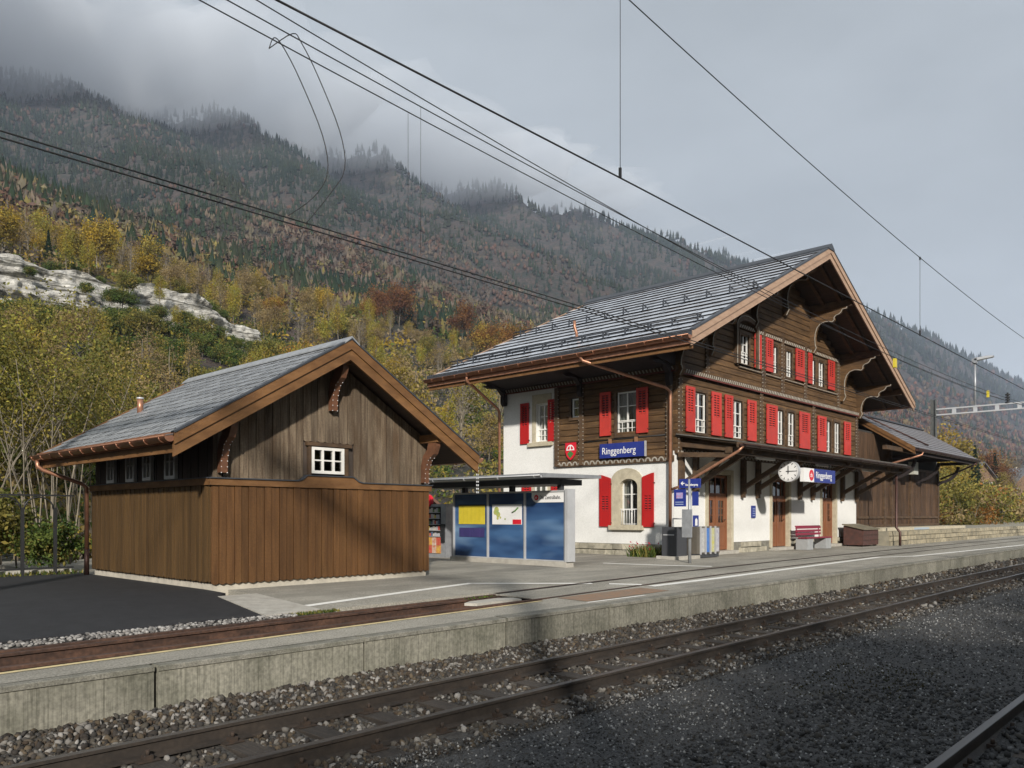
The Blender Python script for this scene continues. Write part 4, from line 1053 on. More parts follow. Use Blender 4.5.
for a_, c_ in row2: casing(FS, a_, c_, 4.36, 5.64)
for a_, c_ in row3: casing(FS, a_, c_, 6.93, 7.97)
for h in HS: casing(SS, *h)
for a_, c_ in ((21.59, 22.11), (23.16, 23.77), (24.03, 24.56), (25.62, 26.25), (27.06, 27.92), (29.85, 30.80), (31.57, 32.40), (34.32, 35.05)): shutter(st, FS, a_, c_, 4.34, 5.74, .10)
for a_, c_ in ((26.14, 26.64), (27.01, 27.56), (29.51, 30.28), (30.65, 31.02), (32.61, 33.28)): shutter(st, FS, a_, c_, 6.91, 8.10, .10)
for a_, c_ in ((15.28, 15.72), (13.87, 14.30)): shutter(st, SS, a_, c_, 4.33, 5.74, .09)
# --- posts with pale studded edges
def post(fc, u, z0, z1, wd=.17, n=.12, studs=True):
    b = MB(); fbox(b, fc, u-wd/2, u+wd/2, .0, n, z0, z1); o = b.build('post', M['timber'], st)
    if studs:
        d = MB(); z = z0+.06
        while z < z1-.04:
            for s_ in (-1, 1): fbox(d, fc, u+s_*wd/2-.010, u+s_*wd/2+.010, n-.03, n+.008, z, z+.024)
            z += .13
        d.build('studs', M['trim_white'], o)
for u in (21.27, 26.68, 31.2, 35.8): post(FS, u, 3.75, 6.1)
for u in (22.9, 26.85, 28.40, 30.42, 33.75): post(FS, u, 6.26, min(8.3, zs_(u)-.4))
for u in (13.13, 16.5, 17.56): post(SS, u, 3.42, 6.1)
# --- carved friezes
def frieze(fc, u0, u1, z0, z1, n, name, teeth=.13, zig=True, red=True):
    b = MB(); fbox(b, fc, u0, u1, 0, n, z0, z1); o = b.build(name, M['timber'], st)
    d = MB(); u = u0+.05
    while u < u1-.05:
        if zig: d.prism([(u, z0+.02), (u+teeth*.35, z0+.02), (u+teeth*.75, z1-.02), (u+teeth*.4, z1-.02)], lambda p, v, a_: fc(p, a_, v), n, n+.012)
        else:
            d.ring([(u+teeth*.5+teeth*.46*math.cos(math.pi*i/6), z0+.03+(z1-z0)*.75*math.sin(math.pi*i/6)) for i in range(7)], [(u+teeth*.5+teeth*.28*math.cos(math.pi*i/6), z0+.03+(z1-z0)*.5*math.sin(math.pi*i/6)) for i in range(7)], lambda p, v, a_: fc(p, a_, v), n, n+.012)
        u += teeth
    d.build('carved_teeth', M['trim_white'], o)
    if red:
        r_ = MB(); fbox(r_, fc, u0, u1, n, n+.014, z0-.035, z0+.004); r_.build('red_edge', M['trim_red'], o)
frieze(FS, X0-.05, X1, 6.10, 6.25, .16, 'floor_frieze')
frieze(SS, Y0-.12, Y1, 6.14, 6.28, .14, 'floor_frieze')
frieze(SS, Y0+.0, 17.62, 3.40, 3.58, .08, 'scallop_frieze', teeth=.24, zig=False, red=False)
frieze(FS, X0, X1, 3.64, 3.80, .08, 'scallop_frieze', teeth=.26, zig=False, red=False)
for a_, c_ in ((25.0, 26.75), (26.95, 28.3), (28.5, 30.3), (30.5, 33.6)):
    frieze(FS, a_, c_, 6.76, 6.83, .11, 'sill_frieze', teeth=.09, red=False); frieze(FS, a_, c_, 8.12, 8.26, .11, 'head_frieze', teeth=.15, red=False)
b = MB(); b.tube([SS(13.05, .06, 4.22), SS(15.0, .06, 4.20), SS(17.5, .06, 4.16)], .02, 6); b.build('cable', M['black'], st)

# carved arch boards over the upper windows
def arch_board(u0, u1, z0, zt):
    pts_o = arch_pts(u0, u1, z0, zt-.38, .38); pts_i = arch_pts(u0+.13, u1-.13, z0, zt-.42, .26)
    o = MB().ring(pts_o, pts_i, lambda u, v, a_: FS(u, a_, v), .06, .20).build('arch_board', M['timber'], st)
    e = MB()
    for p0, p1 in zip(pts_o[:-1], pts_o[1:]): e.bar(FS(p0[0], .205, p0[1]), FS(p1[0], .205, p1[1]), .022, .014, up=(0, 1, 0))
    e.build('pale_edge', M['trim_white'], o)
arch_board(24.72, 26.30, 6.86, 8.55)
# --- roof
def sband(name, x0, x1, d0, d1, y0, y1, m):
    b = MB(); b.prism([(x0, zs_(x0)+d0), (x1, zs_(x1)+d0), (x1, zs_(x1)+d1), (x0, zs_(x0)+d1)], lambda u, v, a_: (u, a_, v), y0, y1); return b.build(name, m, st)
for x0, x1 in ((RX0, GX), (GX, RX1)):
    sband('roof_deck', x0, x1, -.03, -.14, RY0+.06, RY1-.03, M['soffit'])
    sband('verge_board', x0, x1, .0, -.20, RY0-.02, RY0+.035, M['verge'])
    sband('verge_board', x0, x1, -.195, -.40, RY0+.015, RY0+.06, M['verge'])
    sband('verge_board', x0, x1, .0, -.34, RY1-.03, RY1+.02, M['verge'])
    sband('verge_flashing', x0, x1, .045, .003, RY0-.04, RY0+.14, M['lead'])
# soffit boxes over the eaves: closed, dark
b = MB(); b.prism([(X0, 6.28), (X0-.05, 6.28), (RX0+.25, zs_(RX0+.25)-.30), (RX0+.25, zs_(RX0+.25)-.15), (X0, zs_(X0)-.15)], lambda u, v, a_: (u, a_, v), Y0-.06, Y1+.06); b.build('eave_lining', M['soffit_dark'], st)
for x in (20.35, 23.06, 26.10, GX, 31.02, 34.06, 36.75):
    zt = zs_(x) - .15 - (.10 if x == GX else 0)
    b = MB(); b.box(x-.11, x+.11, RY0+.12, Y0+.3, zt-.24, zt); b.build('purlin', M['timber'], st)
for y in (11.75, 12.4):       # rafters follow the slope under the deck
    for x0, x1 in ((RX0+.1, GX-.05), (GX+.05, RX1-.1)):
        b = MB(); b.bar((x0, y, zs_(x0)-.21), (x1, y, zs_(x1)-.21), .12, .13); b.build('rafter', M['timber'], st)
def console(x, low):
    zt = zs_(x) - .40 - (.1 if x == GX else 0)
    pr = [(0, -low), (.16, -low), (.26, -low+.18), (.22, -low+.30), (.20, -1.05), (.22, -.84), (.29, -.64), (.42, -.50), (.60, -.45), (.78, -.47), (.88, -.50), (.95, -.44), (.95, -.34), (1.02, -.27), (1.14, -.24), (1.22, -.17), (1.26, -.08), (1.42, -.07), (1.44, 0), (0, 0)]
    pts = [(Y0-.05-n_, zt+z_) for n_, z_ in pr]
    o = MB().prism(pts, lambda u, v, a_: (a_, u, v), x-.085, x+.085).build('console', M['log'], st)
    e = MB()
    for i in range(1, len(pts)-2):
        e.bar((x-.084, pts[i][0], pts[i][1]), (x-.084, pts[i+1][0], pts[i+1][1]), .024, .02, up=(1, 0, 0))
    e.build('pale_edge', M['trim_white'], o)
for x, low in ((21.15, 1.35), (23.06, 1.4), (26.10, 1.45), (GX, 1.65), (31.02, 1.6), (34.06, 1.7), (35.95, 1.35)): console(x, low)
for y in (13.1, 16.5, 20.0):  # consoles under the side eave
    pr = [(0, -.9), (.12, -.9), (.2, -.7), (.18, -.5), (.4, -.22), (.9, -.12), (1.1, 0), (0, 0)]
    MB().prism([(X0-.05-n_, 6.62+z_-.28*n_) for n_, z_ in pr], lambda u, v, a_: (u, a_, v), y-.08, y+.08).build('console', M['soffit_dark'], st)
al2 = math.atan(RS); CL, CW = .628, .636
sm2 = slate_mesh('slate', CL, CW, .024, M['slate_station'], gap=.016)
far = MB()
for i in range(17):
    for j in range(18):
        s0 = CL*i; x = RX0 + s0*math.cos(al2); y = RY0 + CW*(j + (.5 if i % 2 else 0)) + .34
        if y > RY1 - .1: continue
        o = link('slate', sm2, st, Vector((x, y, zs_(x)-.012+rr.uniform(0, .006))) - worg(st)); o.rotation_euler = (rr.uniform(-.006, .006), -(al2-.055)+rr.uniform(-.006, .006), 0)
        xx = 2*GX - x; c_ = math.cos(al2)
        far.add([(xx+.03, y-.3, zs_(xx+.03)+.03), (xx-.62*c_, y-.3, zs_(xx-.62*c_)), (xx-.62*c_, y+.3, zs_(xx-.62*c_)), (xx+.03, y+.3, zs_(xx+.03)+.03)], [(0, 3, 2, 1)])
far.build('far_slope_slates', M['slate_station'], st)['kind'] = 'stuff'
b = MB(); b.prism([(GX-.26, zs_(GX-.26)+.02), (GX-.26, zs_(GX-.26)+.075), (GX, GZ+.13), (GX+.26, zs_(GX+.26)+.075), (GX+.26, zs_(GX+.26)+.02)], lambda u, v, a_: (u, a_, v), RY0-.05, RY1+.03); b.build('ridge_cap', M['lead'], st)
for xg in (20.0, 23.4):          # snow guards
    b = MB(); z = zs_(xg)
    b.tube([(xg, RY0+.25, z+.22), (xg, RY1-.25, z+.22)], .026, 6); b.tube([(xg-.02, RY0+.25, z+.11), (xg-.02, RY1-.25, z+.11)], .018, 6)
    for y in np.arange(RY0+.35, RY1-.2, .82): b.bar((xg+.28, y, zs_(xg+.28)+.04), (xg-.03, y, z+.25), .035, .04); b.bar((xg-.03, y, z+.03), (xg-.03, y, z+.24), .04, .04)
    b.build('snow_guard', M['lead'], st)
b = MB(); b.tube([(21.05, 16.71, 7.66), (21.02, 16.71, 7.85), (20.98, 16.76, 8.05), (20.98, 16.76, 8.25)], .05, 10); b.build('vent_pipe', M['copper'], st)
b = MB(); b.box(RX0-.03, RX0+.02, RY0+.02, RY1, 6.60, 6.80); b.build('eave_flashing', M['lead'], st)
half_gutter(RX0-.10, 6.62, RY0+.02, RY1, .10, st, M['copper'], 'y', seams=.6)
b = MB(); b.box(RX0+.0, RX0+.06, RY0+.06, RY1, 6.40, 6.60); b.build('eave_board', M['copper'], st)
b = MB(); b.box(RX0+.08, RX0+.14, RY0+.06, RY1, 6.28, 6.41); b.build('eave_board', M['beam_new'], st)
half_gutter(RX1+.10, 6.62, RY0+.02, RY1, .10, st, M['copper'], 'y', side=1)
def pipe(pts, r, m, name='downpipe', par=None): return MB().tube(pts, r, 10).build(name, m, par or st)
pipe([(RX0-.08, 15.0, 6.55), (RX0-.06, 14.9, 6.40), (20.85, 13.15, 5.62), (20.95, 13.05, 5.5), (20.95, 13.05, 1.25)], .05, M['copper'])
pipe([(20.95, 13.05, 1.25), (20.95, 13.05, .5)], .06, M['copper_dark'])
pipe([(RX0-.08, 19.9, 6.55), (RX0-.06, 19.95, 6.40), (20.85, 20.2, 5.62), (20.95, 20.22, 5.5), (20.95, 20.22, .5)], .05, M['copper'])

# --- canopy over the doors
CY, CZ0, CZ1 = 10.9, 4.20, 3.86
def zc(y): return CZ1 + (CZ0-CZ1)*(y-CY)/(Y0-CY)
nb = 23
for i in range(nb):               # sheet bays of the canopy roof, each lapped over the next
    a_ = X0-.05 + (X1-X0+.1)*i/nb; c_ = X0-.05 + (X1-X0+.1)*(i+1)/nb
    MB().prism([(CY, zc(CY)), (Y0-.08, zc(Y0)), (Y0-.08, zc(Y0)+.035), (CY, zc(CY)+.035)], lambda u, v, q: (q, u, v), a_, c_-.012).build('canopy_sheet', mat('canopy_sheet', (.13,.125,.11), (.075,.07,.06), 4, (1, 4, 1), rough=.75, bump=.3, rand=.12) if i == 0 else bpy.data.materials['canopy_sheet'], st)
b = MB(); b.prism([(CY+.05, zc(CY)-.045), (Y0-.1, zc(Y0)-.045), (Y0-.1, zc(Y0)-.004), (CY+.05, zc(CY)-.004)], lambda u, v, q: (q, u, v), X0, X1); b.build('canopy_lining', M['timber'], st)
b = MB(); b.box(X0-.05, X1+.05, CY-.02, CY+.03, 3.70, 3.85); b.build('canopy_fascia', M['timber'], st)
b = MB(); b.box(X0, X1, 11.15, 11.31, 3.56, 3.73); b.build('canopy_purlin', M['timber'], st)
for x in (21.35, 22.2, 25.35, 26.45, 29.95, 31.15, 34.2, 35.85):
    b = MB(); b.box(x-.07, x+.07, Y0-.18, Y0-.02, 2.50, 3.66); b.box(x-.055, x+.055, Y0-.15, Y0-.03, 2.36, 2.50)
    b.bar((x, Y0-.15, 2.72), (x, 11.25, 3.62), .12, .15)
    b.bar((x, Y0-.1, 3.92), (x, CY+.1, 3.66), .12, .14)
    b.build('canopy_bracket', M['timber'], st)
b = MB(); b.bar((X0+.1, Y0-.1, 3.6), (X0+.1, 11.2, 3.5), .12, .14); b.bar((22.9, Y0-.15, 3.0), (X0+.1, 11.3, 3.62), .10, .10); b.build('canopy_tie', M['timber'], st)
half_gutter(CY-.10, 3.80, X0-.02, X1+.02, .07, st, M['copper_dark'], 'x', seams=.9)
pipe([(X0+.1, CY-.10, 3.74), (X0+.05, CY+.02, 3.60), (20.98, 12.75, 2.62), (20.93, 12.98, 2.55)], .042, M['copper'])
# ------------------------------------------------------------------ goods shed beside the station
gs = thing('goods_shed', (42, 15, 1.1), 'dark timber goods shed with tiled lean-to roof at the station end', 'shed')
AXR0, AXR1, AY, AZE, ASL, ARY = 38.05, 48.7, 11.2, 4.78, .637, 13.95
def za(y): return AZE + ASL*(min(y, ARY)-AY) - max(0, y-ARY)*ASL
b = MB(); b.box(X1+.02, 48.1, Y0+.06, Y0+.16, 1.1, 5.6); b.box(48.0, 48.1, Y0+.16, 19, 1.1, 5.2); b.build('wall_core', M['dark_room'], gs)
rr = random.Random(21)
def gboard(u0, u1, z0, z1, n=.0):
    MB().prism([(u0+.006, z0), (u1-.006, z0), (u1-.006, z1), (u0+.006, z1)], lambda p, v, a_: (p, Y0-a_, v), n-.05, n).build('plank', M['goods_wood'], gs)
u = X1+.03
while u < 48.05:
    w_ = min(rr.uniform(.24, .34), 48.08-u)
    if w_ > .03: gboard(u, u+w_, 1.24, 4.12, rr.uniform(0, .012))
    u += w_
u = X1+.03
while u < 40.4:
    w_ = min(rr.uniform(.24, .34), 40.42-u)
    if w_ > .03: gboard(u, u+w_, 4.14, 5.5, rr.uniform(0, .012))
    u += w_
for a_, c_ in ((39.35, 39.55), (43.2, 43.35), (47.9, 48.1), (40.35, 40.5)):
    MB().box(a_, c_, Y0-.09, Y0-.0, 1.2, 4.2 if a_ != 40.35 else 5.5).build('post', M['timber'], gs)
for z in (1.62, 4.05, 1.24):
    MB().box(X1+.05, 48.08, Y0-.07, Y0-.012, z, z+.11).build('rail_board', M['timber'], gs)
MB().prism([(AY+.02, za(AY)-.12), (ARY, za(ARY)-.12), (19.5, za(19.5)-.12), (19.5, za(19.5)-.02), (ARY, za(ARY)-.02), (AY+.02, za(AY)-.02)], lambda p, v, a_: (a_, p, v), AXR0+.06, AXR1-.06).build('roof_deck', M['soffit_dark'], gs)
for k, (d0, d1, yy) in enumerate(((.02, -.16, 0), (-.155, -.30, .035))):
    MB().prism([(AY, za(AY)+d0), (ARY, za(ARY)+d0), (ARY, za(ARY)+d1), (AY, za(AY)+d1)], lambda p, v, a_: (a_, p, v), AXR0+yy, AXR0+yy+.05).build('verge_board', M['beam_new'], gs)
    MB().prism([(AY, za(AY)+d0), (ARY, za(ARY)+d0), (ARY, za(ARY)+d1), (AY, za(AY)+d1)], lambda p, v, a_: (a_, p, v), AXR1-.05-yy, AXR1-yy).build('verge_board', M['beam_new'], gs)
al3 = math.atan(ASL); sl_len = (ARY-AY)/math.cos(al3); nr, ncol = 11, 36
sm3 = slate_mesh('roof_tile', sl_len/nr, (AXR1-AXR0)/ncol, .03, M['slate_annex'])
tl = MB()
for i in range(nr):
    for j in range(ncol):
        y = AY + (ARY-AY)*i/nr; x = AXR0 + (AXR1-AXR0)*(j+.5)/ncol
        o0 = len(tl.v)
        ca, sa = math.cos(al3-.06), math.sin(al3-.06)
        for v in sm3.vertices:
            lx, ly, lz = v.co; tl.v.append((x+ly, y + lx*ca - lz*sa, za(y) + lx*sa + lz*ca + rr.uniform(0, .0006)))
        for p in sm3.polygons: tl.f.append(tuple(o0+q for q in p.vertices)); tl.m.append(0); tl.sm.append(False)
tl.build('roof_tiles', M['slate_annex'], gs)['kind'] = 'stuff'
MB().box(AXR0, AXR1, ARY-.12, ARY+.12, za(ARY)+.0, za(ARY)+.07).build('ridge_cap', M['lead'], gs)
MB().tube([(AXR0+1.2, ARY-.2, za(ARY-.2)+.08), (AXR0+1.2+2.0, AY+.35, za(AY+.35)+.08)], .035, 6).build('roof_flashing', M['copper_dark'], gs)
half_gutter(AY-.08, 4.70, AXR0, AXR1, .09, gs, M['copper_dark'], 'x', seams=.8)
MB().box(AXR0+.05, AXR1-.05, AY+.04, AY+.10, 4.48, 4.68).build('eave_board', M['soffit_dark'], gs)
MB().box(X1+.1, 48.1, 11.75, 11.93, 4.62, 4.80).build('purlin', M['timber'], gs)
for x in (40.5, 44.3, 47.9):
    b = MB(); b.bar((x, Y0-.05, 4.55), (x, 11.4, 4.55), .14, .16)
    pts = [(x, Y0-.08, 3.45)] + [(x, Y0-.08-1.0*math.sin(t), 4.45-.9*math.cos(t)) for t in np.linspace(.15, 1.5, 7)]
    for i in range(len(pts)-1): b.bar(pts[i], pts[i+1], .13, .14)
    b.build('eave_bracket', M['soffit_dark'], gs)
MB().tube([(38.9, AY-.08, 4.62), (38.9, AY-.03, 4.48), (37.2, 12.2, 3.98), (36.2, 11.3, 3.75)], .045, 8).build('downpipe', M['copper'], gs)
MB().tube([(48.3, AY-.08, 4.62), (48.25, AY+.1, 4.45), (48.2, 12.9, 3.75)], .045, 8).build('downpipe', M['copper_dark'], gs)
MB().tube([(36.05, 11.35, 3.62), (36.05, 11.35, 1.25), (36.05, 11.2, 1.05), (36.05, 11.2, .48)], .055, 10).build('downpipe', M['copper_dark'], gs)
MB().box(41.3, 41.95, 12.2, 12.45, 3.75, 4.35).build('junction_box', mat('pale_box', (.42,.42,.36), rough=.6), gs)

# ------------------------------------------------------------------ loading dock
dk = tag(MB().box(35.95, 95, 11.62, 24, .3, 1.08).build('loading_dock', mat('dock_top', (.30,.27,.20), (.19,.18,.14), 3, rough=.9, bump=.3)), 'raised loading dock of pale squared stone beside the goods shed', 'loading dock')
MB().box(36.02, 49.2, 11.9, 13.0, 1.085, 1.22).build('sill_slab', M['sandstone'], dk)
MB().box(40.3, 42.6, 11.885, 11.898, 1.10, 1.20).build('blue_marking', mat('faded_blue', (.34,.40,.45), rough=.8), dk)
rr = random.Random(33)
FD = FF(11.6)
plinth(FD, 35.95, 95, .44, 1.09, .02, 3, dk, m=mat('dock_stone', (.36,.31,.21), (.20,.18,.13), 4, rough=.9, bump=.6, rand=.22, c3=(.09,.09,.07), s3=.7, lo3=.55, hi3=.8), l0=.7, l1=1.7)

# ------------------------------------------------------------------ wooden bin in front of the goods shed
bxw = thing('storage_box', (34.7, 12.3, .48), 'reddish brown wooden box with sloping lid beside the end door', 'box')
fnb = lambda u, v, a_: (a_, u, v)
MB().prism([(11.9, .54), (12.7, .54), (12.7, 1.34), (11.9, 1.16)], fnb, 33.75, 35.5).build('body', M['box_wood'], bxw)
for z in (.74, .95):
    MB().box(33.735, 35.515, 11.885, 11.9, z, z+.012).build('seam', M['iron'], bxw)
MB().prism([(11.84, 1.17), (12.74, 1.37), (12.74, 1.41), (11.84, 1.21)], fnb, 33.68, 35.57).build('lid', mat('box_lid', (.20,.175,.12), (.13,.115,.08), 5, rough=.8), bxw)
for x in (33.9, 35.35):
    for y in (12.0, 12.6): MB().box(x-.06, x+.06, y-.06, y+.06, .49, .54).build('foot', M['iron'], bxw)

# ------------------------------------------------------------------ bench
bn = thing('bench', (30.1, 12.45, .49), 'maroon slatted bench on grey concrete blocks against the white wall', 'bench')
for x in (29.25, 30.95): MB().box(x-.26, x+.26, 12.22, 12.66, .49, .90).build('support_block', mat('bench_concrete', (.33,.34,.34), (.27,.28,.28), 5, rough=.9) if x < 30 else bpy.data.materials['bench_concrete'], bn)
for y in (12.24, 12.37, 12.50): MB().box(28.95, 31.25, y-.05, y+.05, .905, .945).build('seat_slat', M['maroon'], bn)
for z in (1.02, 1.14, 1.26): MB().box(28.95, 31.2, 12.62, 12.66, z, z+.085).build('backrest_slat', M['maroon'], bn)
for x in (29.05, 31.1): MB().tube([(x, 12.64, .94), (x, 12.68, 1.36)], .022, 8).build('backrest_post', M['maroon'], bn)
MB().tube([(28.95, 12.67, 1.36), (31.2, 12.67, 1.36)], .02, 8).build('top_rail', M['maroon'], bn)

# ------------------------------------------------------------------ lamps, clock and sign under the canopy
for k, (x, wh) in enumerate(((24.6, 'over the first door'), (29.3, 'above the bench'), (33.9, 'near the goods shed end'))):
    l = thing('tube_lamp', (x, 11.75, 3.58), 'unlit fluorescent tube lamp hung under the canopy ' + wh, 'lamp', 'tube lamps under the canopy')
    MB().box(x-.62, x+.62, 11.69, 11.81, 3.62, 3.68).build('housing', M['steel'], l)
    MB().box(x-.60, x+.60, 11.70, 11.80, 3.555, 3.618).build('diffuser', M['sign_white'], l)
    for q in (-.4, .4): MB().tube([(x+q, 11.75, 3.68), (x+q, 11.75, zc(11.75)-.04)], .01, 6).build('hanger', M['black'], l)
ck = thing('station_clock', (25.38, 11.3, 3.2), 'round white station clock hanging under the canopy', 'clock')
fck = lambda u, v, a_: (25.38 + a_, 11.3 - u, 3.2 + v)
b = MB(); disc(b, (0, 0), .345, fck, 32, -.09, .09); b.build('case', M['alu'], ck)
for s_ in (-1, 1):
    b = MB(); disc(b, (0, 0), .325, fck, 32, s_*.091, s_*.096); d = b.build('dial', M['sign_white'], ck)
    b = MB()
    for i in range(60):
        t = 2*math.pi*i/60; big = i % 5 == 0; r0 = .235 if big else .285; wd = .024 if big else .008
        c_, s2 = math.sin(t), math.cos(t); p = [(c_*r0 - s2*wd/2, s2*r0 + c_*wd/2), (c_*r0 + s2*wd/2, s2*r0 - c_*wd/2), (c_*.305 + s2*wd/2, s2*.305 - c_*wd/2), (c_*.305 - s2*wd/2, s2*.305 + c_*wd/2)]
        b.prism(p, fck, s_*.096, s_*.099)
    b.build('minute_marks', M['black'], d)
    b = MB(); b.prism([(-.018, -.07), (.018, -.07), (.013, .18), (-.013, .18)], fck, s_*.100, s_*.103); b.build('hour_hand', M['black'], d)
    b = MB(); b.prism([(-.07, -.014), (.27, -.009), (.27, .009), (-.07, .014)], fck, s_*.104, s_*.107); b.build('minute_hand', M['black'], d)
    b = MB(); b.prism([(-.004, -.1), (.004, -.1), (.003, .19), (-.003, .19)], fck, s_*.108, s_*.110); b.build('second_hand', M['black'], d)
MB().tube([(25.38, 11.3, 3.54), (25.38, 11.3, 3.80)], .025, 8).build('hanger', M['black'], ck)

def zb_logo(par, cx_, cz_, r, plane):
    """red disc with the white letters zb; plane 'F' faces the tracks, 'S' the yard; plane coordinate in par['wall']"""
    w_ = par['wall_at']
    fn = (lambda u, v, a_: (u, w_ - a_, v)) if plane == 'F' else (lambda u, v, a_: (w_ - a_, -u, v))
    b = MB(); disc(b, (cx_, cz_), r, fn, 26, .001, .006); b.build('emblem', M['sign_red'], par)
    loc = (cx_ - r*.62, w_ - .009, cz_ - r*.34) if plane == 'F' else (w_ - .009, -(cx_ - r*.62), cz_ - r*.34)
    text(par, 'zb', r*1.15, loc, ROT_F if plane == 'F' else ROT_S, M['sign_white'], 'emblem_letters', bold=0)
hs = thing('hanging_sign', (27.5, 11.2, 2.9), 'white and blue station name board hanging from the canopy', 'sign')
MB().box(26.30, 27.12, 11.2, 11.34, 2.90, 3.36).build('white_panel', M['sign_white'], hs)
MB().box(27.122, 28.98, 11.202, 11.338, 2.90, 3.36).build('blue_panel', M['blue'], hs)
hs['wall_at'] = 11.2; zb_logo(hs, 26.90, 3.13, .19, 'F')
text(hs, 'Ringgenberg', .335, (27.26, 11.196, 3.04), ROT_F, M['sign_white'], bold=0, sx=.84)
for x in (26.4, 28.6): MB().tube([(x, 11.27, 3.36), (x, 11.27, 3.76)], .018, 8).build('hanger', M['black'], hs)

# ------------------------------------------------------------------ signs on the walls
ws = thing('name_sign', (21.0, 14.8, 3.6), 'blue station name board on the timber side wall', 'sign')
MB().box(20.90, 20.97, 13.94, 15.66, 3.60, 4.06).build('board', M['blue'], ws)
MB().box(20.89, 20.98, 13.915, 13.938, 3.59, 4.07).build('edge_trim', M['alu'], ws)
for y in (14.3, 15.3): MB().box(20.92, 21.03, y-.03, y+.03, 4.065, 4.22).build('hanger', mat('sign_strap', (.25,.13,.07), rough=.6) if y < 15 else bpy.data.materials['sign_strap'], ws)
text(ws, 'Ringgenberg', .315, (20.893, 15.57, 3.72), ROT_S, M['sign_white'], bold=0, sx=.84)
sh = thing('coat_of_arms', (20.98, 16.94, 3.9), 'red and white painted shield on the timber side wall', 'sign')
fsh = lambda u, v, a_: (21.02 - a_, 16.94 - u, 3.92 + v)
pr = [(-.22, .28), (.22, .28), (.22, -.02), (.17, -.16), (.08, -.26), (0, -.31), (-.08, -.26), (-.17, -.16), (-.22, -.02)]
MB().prism(pr, fsh, 0, .04).build('shield', M['sign_red'], sh)
b = MB(); k = 10
b.ring([(.17*math.cos(math.pi*i/k), .02+.19*math.sin(math.pi*i/k)) for i in range(k+1)], [(.125*math.cos(math.pi*i/k), .05+.12*math.sin(math.pi*i/k)) for i in range(k+1)], fsh, .041, .046)
b.prism([(-.022, .02), (.022, .02), (.022, .21), (-.022, .21)], fsh, .041, .047); b.build('white_arch', M['sign_white'], sh)
b = MB(); b.prism([(-.13, -.10), (-.05, -.02), (0, .0), (.05, -.02), (.13, -.10), (.06, -.18), (0, -.24), (-.06, -.18)], fsh, .041, .046); b.build('green_hill', mat('arms_green', (.05,.18,.05), rough=.5), sh)
pn = thing('notice_plate', (26.24, 12.98, 1.7), 'small blue notice plate on the white wall between two doors', 'sign')
MB().box(26.07, 26.36, 12.955, 12.985, 1.68, 2.10).build('plate', M['blue'], pn)
for i, z in enumerate((1.74, 1.82, 1.90, 1.98)): MB().box(26.12, 26.31, 12.950, 12.953, z, z+.022).build('printed_line', mat('print_pale', (.35,.42,.6), rough=.5) if i == 0 else bpy.data.materials['print_pale'], pn)
pn2 = thing('notice_plate', (22.3, 12.98, 1.4), 'blue notice plate low on the white wall behind the recycling bins', 'sign')
MB().box(22.16, 22.46, 12.955, 12.985, 1.36, 1.76).build('plate', M['blue'], pn2)
b = MB(); b.prism([(22.24, 1.44), (22.38, 1.44), (22.38, 1.62), (22.31, 1.68), (22.24, 1.62)], lambda u, v, a_: (u, a_, v), 12.950, 12.953); b.build('pictogram', M['sign_white'], pn2)

# ------------------------------------------------------------------ sign post on the platform
sp = thing('sign_post', (19.2, 11.35, .46), 'grey post carrying blue direction signs in front of the station corner', 'sign post')
MB().tube([(19.2, 11.35, .46), (19.2, 11.35, 2.74)], .045, 12).build('pole', M['steel'], sp)
MB().box(19.17, 19.23, 11.02, 11.66, 2.50, 2.75).build('direction_board', M['blue'], sp)
text(sp, 'Sonnenbergweg', .082, (19.165, 11.46, 2.56), ROT_S, M['sign_white'], bold=.002, sx=.72)
b = MB(); fa = lambda u, v, a_: (19.165 - a_, 11.55 - u, 2.63 + v)
b.prism([(-.055, 0), (0, .055), (.018, .04), (-.008, .013), (.06, .013), (.06, -.013), (-.008, -.013), (.018, -.04), (0, -.055)], fa, 0, .004); b.build('arrow', M['sign_white'], sp)
MB().box(19.18, 19.22, 11.47, 11.83, 2.0, 2.47).build('map_board', M['blue'], sp)
b = MB(); b.box(19.172, 19.178, 11.55, 11.75, 2.22, 2.38); o = b.build('map_print', mat('map_print', (.30,.36,.62), (.45,.2,.35), 14, rough=.5), sp)
for z in (2.05, 2.11): MB().box(19.172, 19.178, 11.53, 11.78, z, z+.02).build('printed_line', bpy.data.materials['print_pale'], sp)
MB().box(19.24, 19.28, 11.12, 11.30, 2.02, 2.40).build('side_board', M['blue'], sp)
MB().box(19.10, 19.165, 11.25, 11.53, 1.16, 1.92).build('timetable_case', M['steel'], sp)

# ------------------------------------------------------------------ ticket machine and recycling bins
tm = thing('ticket_machine', (20.35, 12.45, .5), 'dark grey ticket machine on a pale plinth by the station corner', 'ticket machine')
MB().box(19.95, 21.15, 12.15, 12.9, .46, .58).build('plinth', M['pale_concrete'], tm)
MB().box(20.02, 20.62, 12.28, 12.75, .58, 1.42).build('cabinet', M['anthracite'], tm)
MB().box(20.005, 20.018, 12.34, 12.7, 1.18, 1.21).build('slot', M['alu'], tm)
for y in (12.22, 12.8): MB().tube([(20.7, y, .58), (20.7, y, 1.66)], .02, 8).build('grab_post', M['alu'], tm)
MB().tube([(20.7, 12.22, 1.66), (20.7, 12.8, 1.66)], .02, 8).build('grab_rail', M['alu'], tm)
rb = thing('recycling_bins', (21.6, 12.2, .5), 'row of four recycling compartments with coloured fronts beside the first door', 'recycling bin')
MB().box(20.95, 22.32, 12.18, 12.62, .50, .62).build('base', M['anthracite'], rb)
MB().box(20.93, 22.30, 12.14, 12.66, .62, 1.42).build('cabinet', mat('bin_bronze', (.12,.105,.085), (.09,.08,.065), 3, rough=.5), rb)
